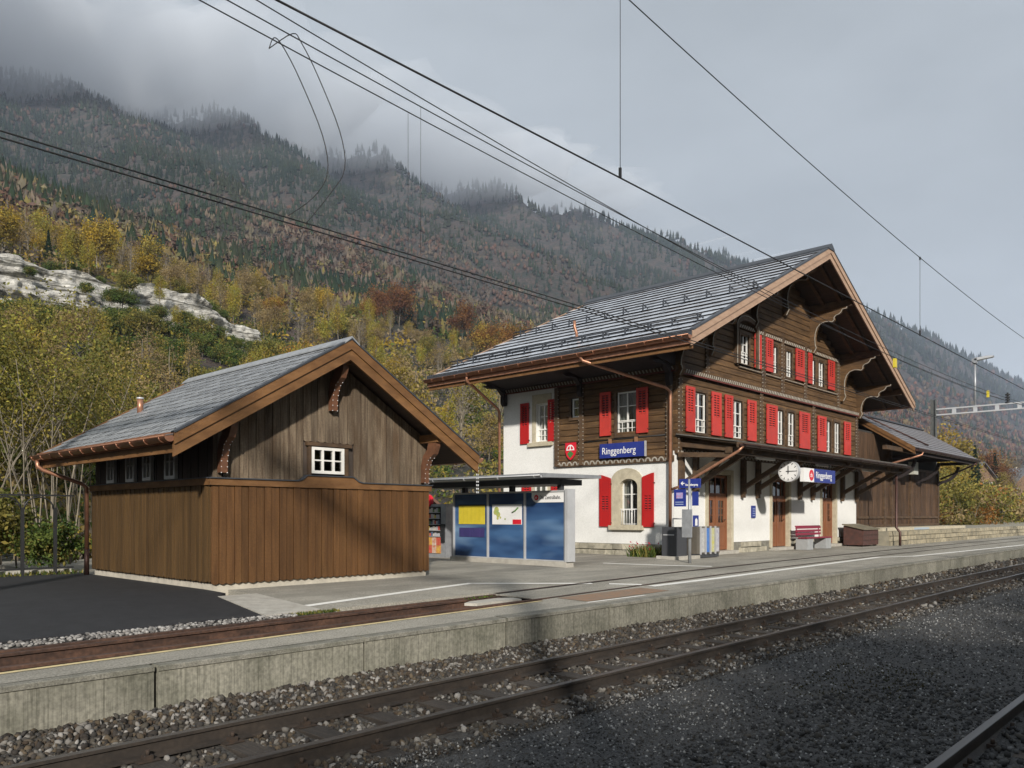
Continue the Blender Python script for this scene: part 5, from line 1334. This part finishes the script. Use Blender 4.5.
pc = [((.50,.50,.47), (.30,.30,.33)), ((.05,.14,.42), (.10,.22,.5)), ((.46,.47,.40), (.45,.42,.08)), ((.48,.48,.48), (.32,.30,.38))]
for i, (c1, c2) in enumerate(pc):
    x = 21.16 + i*.29
    MB().box(x, x+.19, 12.115, 12.139, .66, 1.38).build('front_panel', mat('bin_front_%d' % i, c1, c2, 9, rough=.5), rb)
    MB().box(x-.05, x-.025, 12.09, 12.139, .60, 1.44).build('edge_fin', M['alu'], rb)

# ------------------------------------------------------------------ shelter with printed glass panels
sl_ = thing('shelter', (15.3, 14.2, .5), 'platform shelter with blue printed glass wall and flat grey roof', 'shelter')
pb = mat('blue_print', (.020,.048,.125), (.055,.125,.26), .9, (1, .6, 2.2), rough=.25, c3=(.24,.38,.54), s3=.75, st3=(1, .55, 1.9), lo3=.50, hi3=.85, detail=2, lo=.36, hi=.66, spec=.5)
PY0, PP = 12.42, 1.33
MB().box(15.12, 15.42, 12.35, 16.5, .46, .62).build('plinth', M['pale_concrete'], sl_)
for i in range(4):
    y = PY0 + i*PP; MB().box(15.17, 15.25, y-.03, y+.03, .62, 2.33).build('mullion', M['alu'], sl_)
MB().box(15.17, 15.25, PY0, PY0+3*PP, 2.332, 2.375).build('head_rail', M['alu'], sl_)
MB().box(15.165, 15.255, PY0, PY0+3*PP, .622, .648).build('foot_rail', M['alu'], sl_)
MB().box(15.12, 15.42, 12.30, 12.385, .62, 2.40).build('end_panel', M['alu'], sl_)
for i in range(3):
    y = PY0 + i*PP; MB().box(15.20, 15.22, y+.032, y+PP-.032, .65, 2.33).build('glass_panel', pb, sl_)
MB().box(15.190, 15.196, 15.20, 16.22, 1.52, 2.02).build('timetable_poster', M['yellow'], sl_); MB().box(15.186, 15.196, 15.20, 16.22, 2.022, 2.05).build('poster_header', M['black'], sl_)
for i in range(6):
    MB().box(15.1885, 15.1895, 15.26+i*.155, 15.265+i*.155, 1.56, 2.0).build('printed_line', bpy.data.materials['poster_ink'] if i else mat('poster_ink', (.30,.23,.02), rough=.5), sl_)
MB().box(15.190, 15.196, 15.22, 16.20, 1.17, 1.42).build('info_strip', mat('violet_strip', (.03,.03,.11), (.06,.045,.16), 12, (1, 1, .1), rough=.4), sl_)
o = MB().box(15.190, 15.196, 13.86, 14.92, 1.52, 2.04).build('map_poster', M['sign_white'], sl_)
b = MB()
for (cy_, cz_, r) in ((14.76, 1.90, .085), (14.70, 1.78, .075), (14.80, 1.84, .07), (14.72, 1.68, .04), (14.62, 1.7, .03), (14.45, 1.66, .025)): disc(b, (cy_, cz_), r, lambda u, v, a_: (a_, u, v), 14, 15.186 - r*.01, 15.189 - r*.01)
b.build('map_area', mat('map_yellow', (.50,.45,.12), (.28,.40,.14), 20, rough=.5), o)
MB().box(15.184, 15.189, 13.88, 14.18, 1.53, 1.65).build('red_field', M['sign_red'], o)
b = MB(); b.tube([(15.187, 13.98, 1.96), (15.187, 14.1, 1.87), (15.187, 14.2, 1.83)], .022, 5); b.build('map_mark', mat('map_green', (.10,.20,.06), rough=.5), o)
MB().prism([(13.52, 2.328), (13.52, 2.20), (13.46, 2.12), (13.38, 2.08), (12.452, 2.08), (12.452, 2.328)], lambda u, v, a_: (a_, u, v), 15.188, 15.197).build('brand_field', M['sign_white'], sl_)
sl_['wall_at'] = 15.187; zb_logo(sl_, -13.36, 2.205, .07, 'S')
text(sl_, 'Die Zentralbahn.', .135, (15.185, 13.25, 2.16), ROT_S, M['anthracite'], bold=0, sx=.74)
for y in (12.75, 14.4, 16.2): MB().box(15.35, 15.47, y-.06, y+.06, .46, 2.66).build('column', M['anthracite'], sl_)
MB().box(14.95, 16.2, 12.7, 17.2, 2.52, 2.66).build('roof_frame', M['anthracite'], sl_)
MB().prism([(14.25, 2.655), (16.55, 2.70), (16.55, 2.78), (14.25, 2.755)], lambda u, v, a_: (u, a_, v), 12.35, 17.5).build('roof', M['steel'], sl_)
half_gutter(14.22, 2.70, 12.35, 17.5, .055, sl_, M['alu'], 'y', seams=1.2)

# ------------------------------------------------------------------ vending machine behind the shed
vm = thing('vending_machine', (16.35, 18.1, .5), 'snack vending machine with coloured front behind the wooden shed', 'vending machine')
MB().box(16.10, 16.45, 17.75, 18.75, .50, 2.10).build('cabinet', M['steel'], vm)
MB().box(16.085, 16.098, 17.98, 18.70, 1.12, 2.02).build('window', M['dark_room'], vm)
rr = random.Random(3)
for r_ in range(5):
    b = MB(); MB().box(16.05, 16.084, 17.98, 18.70, 1.12+r_*.18, 1.135+r_*.18).build('shelf', M['alu'], vm)
    for k in range(9):
        y = 18.0 + k*.077; h = rr.uniform(.07, .13)
        MB().box(16.05, 16.083, y, y+.055, 1.136+r_*.18, 1.136+r_*.18+h).build('snack_pack', mat('pack_%d_%d' % (r_, k), rr.choice([(.5,.45,.4), (.45,.08,.06), (.5,.4,.06), (.08,.12,.2), (.4,.4,.42), (.12,.2,.08)]), rough=.5), vm)
for i in range(2):
    for j in range(4):
        MB().box(16.075, 16.097, 17.97+j*.19, 17.97+j*.19+.185, .62+i*.24, .62+i*.24+.235).build('front_print', mat('print_%d%d' % (i, j), [(.60,.42,.06), (.55,.50,.40), (.50,.04,.04), (.58,.52,.44)][(j+i*2) % 4], (.45,.15,.08), 14, rough=.5), vm)
MB().box(16.05, 16.097, 17.79, 17.93, .95, 1.5).build('payment_panel', M['black'], vm)
rs = thing('round_sign', (16.3, 18.75, 2.1), 'round red sign above the vending machine at the shed corner', 'sign')
b = MB(); disc(b, (18.55, 2.20), .19, lambda u, v, a_: (a_, u, v), 24, 16.05, 16.15); b.build('disc', M['sign_red'], rs)
MB().tube([(16.12, 18.55, 2.02), (16.12, 18.55, 1.9)], .02, 6).build('stem', M['steel'], rs)
# ------------------------------------------------------------------ overhead line
M['mast'] = mat('dark_galvanised', (.10,.105,.10), (.07,.072,.07), 5, rough=.6)
def portal(x, ya, yb, zbeam, label, lamp=None):
    p = thing('catenary_portal', (x, ya, -.2), label, 'catenary mast', 'catenary portals over the tracks')
    for y in (ya, yb):
        for dy in (-.12, .12): MB().box(x-.09, x+.09, y+dy-.03, y+dy+.03, -.3 if y < 7 else .3, zbeam+.75).build('mast_flange', M['mast'], p)
        MB().box(x-.012, x+.012, y-.09, y+.09, -.3 if y < 7 else .3, zbeam+.72).build('mast_web', M['mast'], p)
    for dz in (-.16, .16): MB().box(x-.07, x+.07, min(ya, yb)+.15, max(ya, yb)-.15, zbeam+dz-.035, zbeam+dz+.035).build('beam_chord', M['alu'], p)
    n = int(abs(yb-ya)/1.0)
    for i in range(1, n):
        y = min(ya, yb) + abs(yb-ya)*i/n; MB().box(x-.055, x+.055, y-.09, y+.09, zbeam-.125, zbeam+.125).build('beam_batten', M['alu'], p)
    return p
portal(.2, -1.9, 11.4, 7.65, 'steel catenary portal standing beside the camera, throwing its shadow on the platform')
pf = portal(50, 13.72, -3.2, 7.66, 'steel catenary portal spanning the tracks beyond the goods shed')
lm = thing('platform_lamp', (50, 11.62, 7.85), 'tall grey platform lamp standing on the far portal beam', 'lamp')
MB().tube([(50, 11.62, 7.83), (50, 11.62, 10.3)], .06, 10).build('pole', M['steel'], lm)
MB().box(49.85, 50.1, 11.5, 11.75, 10.2, 10.45).build('joint', M['steel'], lm)
MB().prism([(11.62, 10.34), (10.75, 10.42), (10.70, 10.50), (11.0, 10.53), (11.62, 10.48)], lambda u, v, a_: (a_, u, v), 49.85, 50.15).build('lamp_head', M['alu'], lm)
ins = thing('insulator', (50, 10.05, 7.85), 'dark ribbed insulator standing on the far portal beam', 'insulator')
b = MB()
for k in range(4): b.tube([(50, 10.05, 7.85+k*.14), (50, 10.05, 7.85+k*.14+.07)], .12, 10); b.tube([(50, 10.05, 7.91+k*.14), (50, 10.05, 8.0+k*.14)], .05, 8)
b.build('ribs', M['black'], ins)

def wire(name, pts, r, label, group='overhead wires'):
    o = MB().tube(pts, r, 6).build(name, M['wire'], None, org=pts[0]); return tag(o, label, 'wire', group)
def sag(x0, x1, y, z0, zm, z1, n=28):
    out = []
    for i in range(n+1):
        t = i/n; x = x0 + (x1-x0)*t
        out.append((x, y, (1-t)*(1-2*t)*z0 + 4*t*(1-t)*zm + t*(2*t-1)*z1))
    return out
# running track: contact wire with catenary and droppers
wire('contact_wire', [(.2, 5.6, 5.74), (8, 5.6, 5.78), (20, 5.6, 5.80), (50, 5.6, 5.86), (170, 5.7, 5.9)], .0095, 'contact wire of the running track crossing in front of the station gable')
cat_pts = sag(.2, 50, 5.6, 8.55, 7.45, 8.3); wire('catenary_wire', cat_pts, .0075, 'upper catenary wire rising to the top edge above the station roof')
def zcat(pts, x): return float(np.interp(x, [p[0] for p in pts], [p[2] for p in pts]))
for x, wh in ((7.88, 'straight above the roof of the shelter'), (19.38, 'right of the station gable'), (31, 'far along the track'), (41, 'farthest along the track')):
    d = MB().tube([(x, 5.6, 5.80), (x, 5.6, zcat(cat_pts, x))], .0045, 5).build('dropper', M['wire'], None, org=(x, 5.6, 5.8)); tag(d, 'thin dropper wire of the running track ' + wh, 'wire', 'droppers')
    c_ = MB(); c_.box(x-.012, x+.012, 5.585, 5.615, 5.78, 5.90); c_.box(x-.012, x+.012, 5.585, 5.615, zcat(cat_pts, x)-.05, zcat(cat_pts, x)+.02); c_.build('clamps', M['wire'], d)
# siding: two contact wires with two catenary wires side by side
for k, (y, dz, wh) in enumerate(((8.42, 0, 'upper'), (8.30, -.11, 'lower'))):
    wire('contact_wire', [(-14, y, 5.25+dz), (2, y, 5.26+dz), (11, y, 5.29+dz), (50, y+.3, 5.4+dz), (110, y+.6, 5.4)], .0085, wh + ' of the paired contact wires above the shed roof')
for k, (y, z0, zm, z1, wh) in enumerate(((8.42, 7.56, 6.72, 7.30, 'lower'), (8.30, 7.64, 6.80, 7.36, 'middle'), (8.52, 8.12, 6.78, 7.42, 'upper'))):
    pts = sag(.2, 50, y, z0, zm, z1); wire('catenary_wire', pts, .0075, wh + ' of the three siding catenary wires sweeping down to the station roof')
    if k < 2:
        x = 6.95 + .12*k; d = MB().tube([(x, y, 5.28), (x, y, zcat(pts, x))], .0026, 5).build('dropper', M['wire'], None, org=(x, y, 5.28)); tag(d, ('left' if k == 0 else 'right') + ' of the two thin droppers above the shed roof', 'wire', 'droppers')
        x0 = 4.92 + .17*k; z0_ = zcat(pts, x0)
        jp = []
        jp += [(4.84, 8.36, 7.13), (x0+.02, y, z0_+.03), (x0+.14, y, z0_-.03), (x0+.40, y+.05, z0_-.30), (x0+.72, y+.06, z0_-.85), (x0+.78, y+.04, z0_-1.3), (x0+.55, y, z0_-1.68), (x0+.2, y, 5.29-.07*k)]
        # smooth the loop
        sm_ = [];
        for i in range(len(jp)-1):
            p0, p1, p2, p3 = [Vector(jp[min(max(q, 0), len(jp)-1)]) for q in (i-1, i, i+1, i+2)]
            for t in (0, .25, .5, .75): sm_.append(.5*((2*p1) + (-p0+p2)*t + (2*p0-5*p1+4*p2-p3)*t*t + (-p0+3*p1-3*p2+p3)*t**3))
        sm_.append(Vector(jp[-1]))
        wire('jumper_cable', [tuple(v) for v in sm_], .006, ('inner' if k == 0 else 'outer') + ' looping jumper cable hanging above the wooden shed', 'jumper cables')
for x, y, z, wh in ((26.55, 8.4, 6.53, 'beside the station verge'), (38.23, 8.4, 6.86, 'left of the lamp')):
    o = MB().box(x-.07, x+.07, y-.04, y+.04, z-.14, z+.14).build('wire_marker', M['yellow'], None, org=(x, y, z))
    tag(o, 'small yellow marker hanging on the overhead wire ' + ('beside the station verge' if x < 30 else 'right of the platform lamp'), 'marker', 'yellow wire markers')

# ------------------------------------------------------------------ fence with arches at the back of the yard
fe = thing('arched_fence', (3, 18.8, .5), 'black metal fence with round arches at the back of the yard', 'fence')
rr = random.Random(2)
posts = [x for x in np.arange(-1.6, 6.2, .62)]
for i, x in enumerate(posts):
    MB().box(x-.03, x+.03, 18.77, 18.83, .45, 1.92).build('post', M['black'], fe)
    if i < len(posts)-1:
        c_ = x+.31; MB().tube([(c_ - .28*math.cos(t), 18.8, 1.88 + .26*math.sin(t)) for t in np.linspace(0, math.pi, 9)], .018, 6).build('arch', M['black'], fe)
for z in (.62, 2.16): MB().box(-1.9, 6.2, 18.785, 18.815, z, z+.035).build('rail', M['black'], fe)
kb = tag(MB().box(-12, 6.3, 19.2, 19.4, .3, .58).build('yard_kerb', M['pale_concrete']), 'pale kerb along the back of the asphalt yard', kind='structure')
def grass(name, seed, x0, x1, y0, y1, z, n, h, pal, label):
    rng = np.random.default_rng(seed); x = rng.uniform(x0, x1, n); y = rng.uniform(y0, y1, n); hh = h*rng.uniform(.4, 1.2, n)
    t = rng.uniform(0, 6.283, n); lx, ly = rng.normal(0, .35, n)*hh, rng.normal(0, .35, n)*hh; wd = .012 + .06*h
    V = np.stack([np.stack([x-wd*np.cos(t), y-wd*np.sin(t), np.full(n, z)], -1), np.stack([x+wd*np.cos(t), y+wd*np.sin(t), np.full(n, z)], -1), np.stack([x+lx, y+ly, z+hh], -1)], 1).reshape(-1, 3)
    return tag(link(name, np_mesh(name, V, np.arange(3*n).reshape(n, 3), M['leaf'], np.repeat(pal_cols(rng, n, pal, .25), 3, axis=0))), label, kind='stuff')
grass('grass', 1, -6, 6.4, 18.55, 19.3, .49, 2600, .10, GRN+OLV, 'short grass along the foot of the arched fence')
grass('grass_tuft', 2, 5.85, 6.6, yfar(6)+.14, yfar(6)+.30, .40, 260, .04, GRN+OLV, 'small grass tuft beside the siding rail at the pale slab')
grass('grass_tuft', 3, 8.9, 9.6, 9.28, 9.40, .40, 50, .04, GRN, 'green weeds where the siding enters the platform')
grass('grass_tuft', 4, 6.5, 10.5, 2.7, 3.9, -.13, 700, .025, [(.055,.048,.024), (.045,.045,.02), (.07,.058,.032)], 'thin dry grass in the gravel between the tracks')
grass('flower_bed', 5, 20.3, 20.85, 13.25, 14.15, .49, 420, .34, GRN+OLV[:1], 'green plants with red blooms at the foot of the white side wall')
rng = np.random.default_rng(6); P = np.stack([rng.uniform(20.2, 20.7, 36), rng.uniform(13.25, 14.1, 36), rng.uniform(.68, .95, 36)], -1)
V, F = leaf_quads(P, .035, rng); tag(link('flower_blooms', np_mesh('flower_blooms', V, F, M['leaf'], np.tile(np.array([(.5,.03,.06)]), (len(V), 1)))), 'small red blooms above the plants by the side wall', kind='stuff')

# ------------------------------------------------------------------ shrubs and trees near the yard
proto('hazel', 201, 7.2, (2.5, 2.5, 2.6), 11000, 90, .045, OLV+OLV+LIM[:2]+YEL[3:], zc=5.1, r=.034, mt=M['bark_pale'], stems=20, tips=60, tight=.30, lean=.12)
proto('hazel', 202, 6.6, (2.6, 2.6, 2.5), 10500, 90, .045, OLV+OLV+LIM[1:2]+TAN[:2], zc=4.6, r=.032, mt=M['bark_pale'], stems=22, tips=60, tight=.30, lean=.14)
proto('hedge', 211, 3.4, (2.6, 2.6, 1.9), 3600, 44, .12, OLV+YEL[3:], zc=1.9, r=.05, stems=6, tips=20)
proto('hedge', 212, 3.0, (2.8, 2.8, 1.7), 3600, 44, .12, TAN+ORG[:1]+YEL[3:], zc=1.7, r=.05, stems=6, tips=20)
for x, y, s, wh in ((2.2, 22.4, 1.0, 'leftmost hazel shrub with pale bare stems behind the arched fence'), (4.6, 24.2, 1.08, 'tall hazel shrub with yellow-green leaves behind the arched fence'),
                    (7.2, 23.2, .98, 'hazel shrub with bare stems beside the shed corner'), (9.6, 26.5, .95, 'hazel shrub rising behind the shed roof'), (5.8, 29.5, 1.15, 'hazel shrub standing second row behind the fence'), (-.4, 24.5, 1.0, 'hazel shrub at the far left edge behind the fence')):
    tree('hazel', x, y, s, 'hazel_shrub', wh, 'hazel shrubs behind the yard', z=.4)
tree('green', 6.0, 19.6, .24, 'garden_shrub', 'small green shrub at the end of the arched fence', 'garden shrubs', z=.5)
tree('olive', 4.9, 20.6, .30, 'garden_shrub', 'olive garden shrub behind the arched fence', 'garden shrubs', z=.5)
k = 0
for x, y, s, wh in ((56, 16.8, 1.0, 'nearest golden-brown bush beyond the goods shed'), (61, 17.5, 1.0, 'second bush beyond the goods shed'), (67, 17, 1.05, 'third bush beyond the goods shed'),
                    (73, 17.5, 1.1, 'fourth bush beyond the goods shed'), (80, 18, 1.15, 'fifth bush beyond the goods shed'), (70, 22, 1.55, 'tall olive bush behind the row beyond the goods shed'), (84, 22.5, 1.6, 'second tall olive bush behind the row'), (96, 21, 1.5, 'farthest bush of the row by the track')):
    tree('hedge', x, y, s, 'roadside_bush', wh, 'bushes beyond the goods shed', z=.3)

for i in range(22):  # out-of-view tree row, added to throw shade over the foreground gravel
    x = -34 + 4.2*i + rr.uniform(-1, 1)
    tree('olive', x, -11.2 - 2.6*(i % 2) + rr.uniform(-.4, .4), 1.30 + .16*(i % 2) + rr.uniform(-.05, .05), 'shade_tree', 'unseen olive tree added behind the viewer to shade the foreground gravel', 'added shade trees behind the viewer', z=-.3)
# ------------------------------------------------------------------ hillside trees
LBL = {'golden': 'golden yellow broadleaf tree', 'orange': 'orange-brown beech tree', 'rust': 'rust-red beech tree', 'lime': 'slender yellow-green tree',
       'sparse': 'slender half-bare tan tree', 'bare': 'bare grey tree', 'olive': 'bushy olive-green tree', 'green': 'dense green shrub-like tree', 'tan': 'tan-brown broadleaf tree', 'spruce': 'dark green spruce tree'}
NM = {'golden': 'golden_tree', 'orange': 'beech_tree', 'rust': 'beech_tree', 'lime': 'birch_tree', 'sparse': 'ash_tree', 'bare': 'bare_tree', 'olive': 'willow_tree', 'green': 'evergreen_tree', 'tan': 'oak_tree', 'spruce': 'spruce_tree'}
def hill_tree(key, px, Y, s, where, group, zo=None):
    dx, dy = px_dir(px); x = dx/dy*Y
    if not isinstance(where, str): where = band(px, where[1], where[2])
    tree(key, x, Y, s, NM[key], LBL[key] + ' ' + where, group, z=None if zo is None else float(T(x, Y)) + zo)
def band(px, bands, tail):
    for lim, w_ in bands:
        if px < lim: return w_
    return tail
CT = [(70, 'in the wood above the left end of the pale cliff'), (150, 'in the wood above the middle of the pale cliff'), (250, 'in the wood above the right end of the pale cliff'), (330, 'in the wood over the shed roof slope')]
CB = [(60, 'on the slope over the arched fence'), (130, 'on the slope over the shed eave'), (230, 'on the slope behind the shed flue'), (310, 'on the slope below the right end of the cliff')]
CF = [(70, 'hugging the left foot of the cliff'), (140, 'hugging the middle foot of the cliff'), (220, 'hugging the right foot of the cliff')]
CE = [(110, 'spilling over the left cliff edge'), (190, 'spilling over the middle cliff edge')]
MS = [(380, 'on the hillside over the shed ridge'), (440, 'on the hillside over the right shed slope'), (500, 'on the hillside between shed and station'), (550, 'on the hillside over the left station eave')]
RS_ = [(930, 'on the hillside over the goods shed roof'), (960, 'on the hillside left of the platform lamp'), (1000, 'on the hillside right of the platform lamp')]
rt = random.Random(77)
def pick(ws): 
    q = rt.uniform(0, sum(ws.values()))
    for k_, v in ws.items():
        q -= v
        if q <= 0: return k_
    return k_
for i in range(96):       # wood on top of the cliff
    hill_tree(pick({'golden': 13, 'lime': 24, 'sparse': 26, 'bare': 22, 'tan': 14, 'orange': 3, 'spruce': 2, 'olive': 8}), -40 + 430*(i+rt.random())/96, rt.uniform(131, 185), rt.uniform(.55, .88), ('band', CT, 'in the wood over the shed ridge'), 'trees above the cliff')
for i in range(72):       # slope between yard and cliff
    hill_tree(pick({'olive': 38, 'green': 20, 'golden': 3, 'lime': 14, 'tan': 14, 'sparse': 12, 'spruce': 1}), -40 + 420*(i+rt.random())/72, rt.uniform(36, 102), rt.uniform(.42, .72), ('band', CB, 'on the slope behind the shed ridge'), 'trees below the cliff')
for i in range(30):       # greenery at the cliff's foot
    hill_tree(pick({'green': 40, 'olive': 16}), -20 + 330*(i+rt.random())/30, rt.uniform(104, 119), rt.uniform(.5, .8), ('band', CF, 'hugging the rocks right of the cliff'), 'shrubs at the cliff')
for i in range(34):
    hill_tree(pick({'green': 40, 'olive': 8}), 30 + 250*(i+rt.random())/34, rt.uniform(119, 131), rt.uniform(.3, .55), ('band', CE, 'spilling over the right cliff edge'), 'shrubs on the cliff edge')
for px, Y, s, k_, zo in ((116, 119, .6, 'green', .5), (123, 120, .62, 'green', 3.2), (131, 119.5, .55, 'green', 1.2), (128, 121, .5, 'olive', 5.4), (112, 120.5, .45, 'green', 3.6), (157, 119.5, .5, 'green', 2.4), (164, 120, .5, 'green', .2), (160, 121, .42, 'lime', 4.2), (176, 119.5, .42, 'lime', 1.0),
        (183, 120, .46, 'green', 2.4), (200, 119, .46, 'green', 1.6), (208, 120, .42, 'olive', -.3), (217, 119.5, .5, 'green', .8), (226, 119, .42, 'green', -.6), (238, 119, .4, 'green', .6), (98, 118, .55, 'olive', -.6), (146, 117, .5, 'green', -.8), (12, 116, .6, 'olive', -.6), (45, 117, .5, 'green', -.8), (70, 117, .55, 'olive', -.4), (86, 120.5, .34, 'green', 4.6), (30, 121, .3, 'green', 6.5)):
    hill_tree(k_, px, Y, s, ('band', [(50, 'rooted on the left cliff face'), (110, 'rooted on the wide cliff face'), (140, 'where the cliff face first breaks'), (170, 'between the middle cliff patches')], 'between the small right cliff patches'), 'bushes breaking the cliff', zo)
for i in range(90):       # autumn wood between shed and station
    hill_tree(pick({'lime': 22, 'tan': 22, 'sparse': 26, 'olive': 16, 'bare': 16, 'orange': 3, 'golden': 4, 'green': 6}), 300 + 300*(i+rt.random())/90, rt.uniform(46, 185), rt.uniform(.5, .82), ('band', MS, 'on the hillside behind the station roof'), 'trees between shed and station')
FULL = {0: 'full-crowned left of the station ridge', 1: 'full-crowned beside the station eave', 2: 'above the left station eave', 3: 'above the shed ridge end', 4: 'right above the shed ridge', 5: 'low beside the station eave', 6: 'standing out above the cliff middle', 7: 'standing out above the left of the cliff'}
for q_, (px, Y, s, k_) in enumerate(((488, 160, 1.25, 'orange'), (515, 165, 1.3, 'orange'), (462, 176, 1.2, 'rust'), (400, 185, 1.25, 'rust'), (375, 178, 1.1, 'rust'), (500, 150, 1.0, 'orange'), (148, 140, .95, 'golden'), (100, 140, .95, 'golden'))):
    hill_tree(k_, px, Y, s, FULL[q_], 'full-crowned hillside trees')
for i in range(64):       # hillside right of the station
    hill_tree(pick({'rust': 16, 'tan': 18, 'bare': 20, 'sparse': 18, 'olive': 10, 'golden': 5, 'green': 4, 'spruce': 4}), 885 + 260*(i+rt.random())/64, rt.uniform(30, 120), rt.uniform(.7, 1.05), ('band', RS_, 'on the hillside at the right edge'), 'trees right of the station')
for px, Y, s, k_ in ((948, 34, .85, 'golden'), (962, 38, .6, 'golden'), (972, 30, .52, 'spruce'), (940, 60, .8, 'lime'), (947, 45, 1.45, 'golden'), (957, 52, 1.3, 'bare'), (968, 48, 1.25, 'tan'), (982, 55, 1.35, 'bare'), (993, 50, 1.2, 'rust'), (1006, 58, 1.3, 'tan'), (1017, 52, 1.25, 'bare'), (930, 50, 1.2, 'sparse'), (975, 42, .95, 'spruce')):
    hill_tree(k_, px, Y, s, {948: 'in the gap right of the goods shed roof', 962: 'small beside the far white house', 972: 'beside the far white house', 940: 'behind the goods shed roof end', 947: 'tall behind the goods shed roof end', 957: 'just left of the platform lamp', 968: 'below the platform lamp', 982: 'right of the platform lamp', 993: 'below the portal beam', 1006: 'under the right portal beam', 1017: 'at the right picture edge', 930: 'behind the portal mast', 975: 'tall beside the far houses'}[px], 'trees by the far houses')

# ------------------------------------------------------------------ houses
def house(x, y, z, w_, d, h, rise, wall_m, roof_m, label, group='village houses', rz=0, wins=3):
    o = thing('village_house', (x, y, z), label, 'house', group)
    L = lambda b: b
    def bl(b, nm, m, par=o):
        me = bpy.data.meshes.new(nm); me.from_pydata([tuple(v) for v in b.v], [], b.f); me.materials.append(m); me.update(); return link(nm, me, par)
    bl(MB().prism([(-w_/2, -1), (w_/2, -1), (w_/2, h), (0, h+rise), (-w_/2, h)], lambda u, v, a_: (u, a_, v), 0, d), 'wall', wall_m)
    for s_ in (-1, 1):
        e = w_/2+.7; zz = h - .7*rise/(w_/2)
        q = bl(MB().prism([(0, h+rise+.05), (s_*e, zz+.05), (s_*e, zz+.22), (0, h+rise+.24)], lambda u, v, a_: (u, a_, v), -.9, d+.9), 'roof_slope', roof_m)
    bl(MB().box(w_*.15, w_*.15+.5, d*.5, d*.5+.5, h+rise*.5, h+rise+.7), 'chimney', M['rubble'])
    for zf in np.arange(.9, h-1.0, 2.6):
        for k_ in range(wins):
            u = -w_/2 + w_*(k_+.5)/wins
            q = bl(MB().box(u-.5, u+.5, -.05, -.005, zf, zf+1.2), 'window', M['win_white']); bl(MB().box(u-.4, u+.4, -.07, -.055, zf+.1, zf+1.1), 'pane', M['dark_room'], q)
            v_ = d*(k_+.5)/wins
            q = bl(MB().box(-w_/2-.05, -w_/2-.005, v_-.5, v_+.5, zf, zf+1.2), 'window', M['win_white']); bl(MB().box(-w_/2-.07, -w_/2-.055, v_-.4, v_+.4, zf+.1, zf+1.1), 'pane', M['dark_room'], q)
    o.rotation_euler = (0, 0, rz); return o
roof_red = mat('tile_red', (.22,.12,.085), (.15,.085,.06), 2, rough=.8); roof_grey = mat('tile_grey', (.17,.17,.18), (.12,.12,.13), 2, rough=.7)
house(23.5, 30.5, 1.0, 6.5, 7, 1.3, 1.7, M['log'], roof_red, 'brown wooden house with red roof behind the shelter', rz=R(12))
house(173, 45, 4.0, 9, 8, 6.2, 3.0, M['plaster'], roof_red, 'white house with red roof seen under the goods shed eave', rz=R(-20))
house(226, 51, 5.4, 9, 9, 5.2, 4.4, mat('house_brown', (.16,.10,.06), rough=.8), roof_grey, 'brown gabled house with pale roof at the right edge', rz=R(-30))
house(252, 46, 4.5, 11, 9, 6.0, 4.0, bpy.data.materials['house_brown'], roof_grey, 'brown house with grey roof half hidden behind bushes at the right edge', rz=R(-25))

# ------------------------------------------------------------------ low cloud on the ridge and haze
def cloud():
    """a lens-shaped bank of cloud lying along the ridge"""
    us = np.linspace(-800, 2000, 170); m_ = 30; V = []; F = []
    for u in us:
        yr = float(np.interp(u, [-600, 333, 900, 1608, 2500], [1370, 1290, 1113, 925, 861]))
        e = max(.02, 1 - ((u-250)/1250)**2)
        hh = (70 + 9*math.sin(u/130) + 6*math.sin(u/53+1))*e; zc_ = float(ridge_cap(u)) + 4 + 10*math.sin(u/160+.6); hw = 330*(.5+.5*e)
        for k in range(m_):
            t = 2*math.pi*k/m_; f_ = 1 + .38*mnoise.noise(Vector((u/90, math.cos(t)*2.2, math.sin(t)*2.2))) + .12*mnoise.noise(Vector((u/34, math.cos(t)*4, math.sin(t)*4+5)))
            V.append((u, yr + 40 + hw*math.cos(t)*f_, zc_ + hh*math.sin(t)*(1 if math.sin(t) > 0 else 1.3)*f_))
    n = len(us)
    for i in range(n-1):
        for k in range(m_): F.append((i*m_+k, i*m_+(k+1) % m_, (i+1)*m_+(k+1) % m_, (i+1)*m_+k))
    F += [tuple(range(m_))[::-1], tuple((n-1)*m_+k for k in range(m_))]
    me = bpy.data.meshes.new('low_cloud'); me.from_pydata(V, [], F); me.update(); return me
def vol_mat(name, dens, c_, an=0):
    m = bpy.data.materials.new(name); m.use_nodes = True; N = m.node_tree.nodes; N.clear()
    o = N.new('ShaderNodeOutputMaterial'); v = N.new('ShaderNodeVolumePrincipled'); v.inputs['Color'].default_value = (*c_, 1); v.inputs['Density'].default_value = dens; v.inputs['Anisotropy'].default_value = an
    m.node_tree.links.new(v.outputs[0], o.inputs['Volume']); return m
CLOUD_D, HAZE_D = .011, .00014
me = cloud(); me.materials.append(vol_mat('cloud_volume', CLOUD_D, (.80,.84,.89)))
tag(link('low_cloud', me), 'grey cloud lying on the mountain ridge', kind='stuff')
hz = MB().box(-950, 7050, -950, 2350, -2.5, 720).build('haze', vol_mat('haze_volume', HAZE_D, (.66,.76,.95))); tag(hz, 'thin blue autumn haze in the valley', kind='stuff')
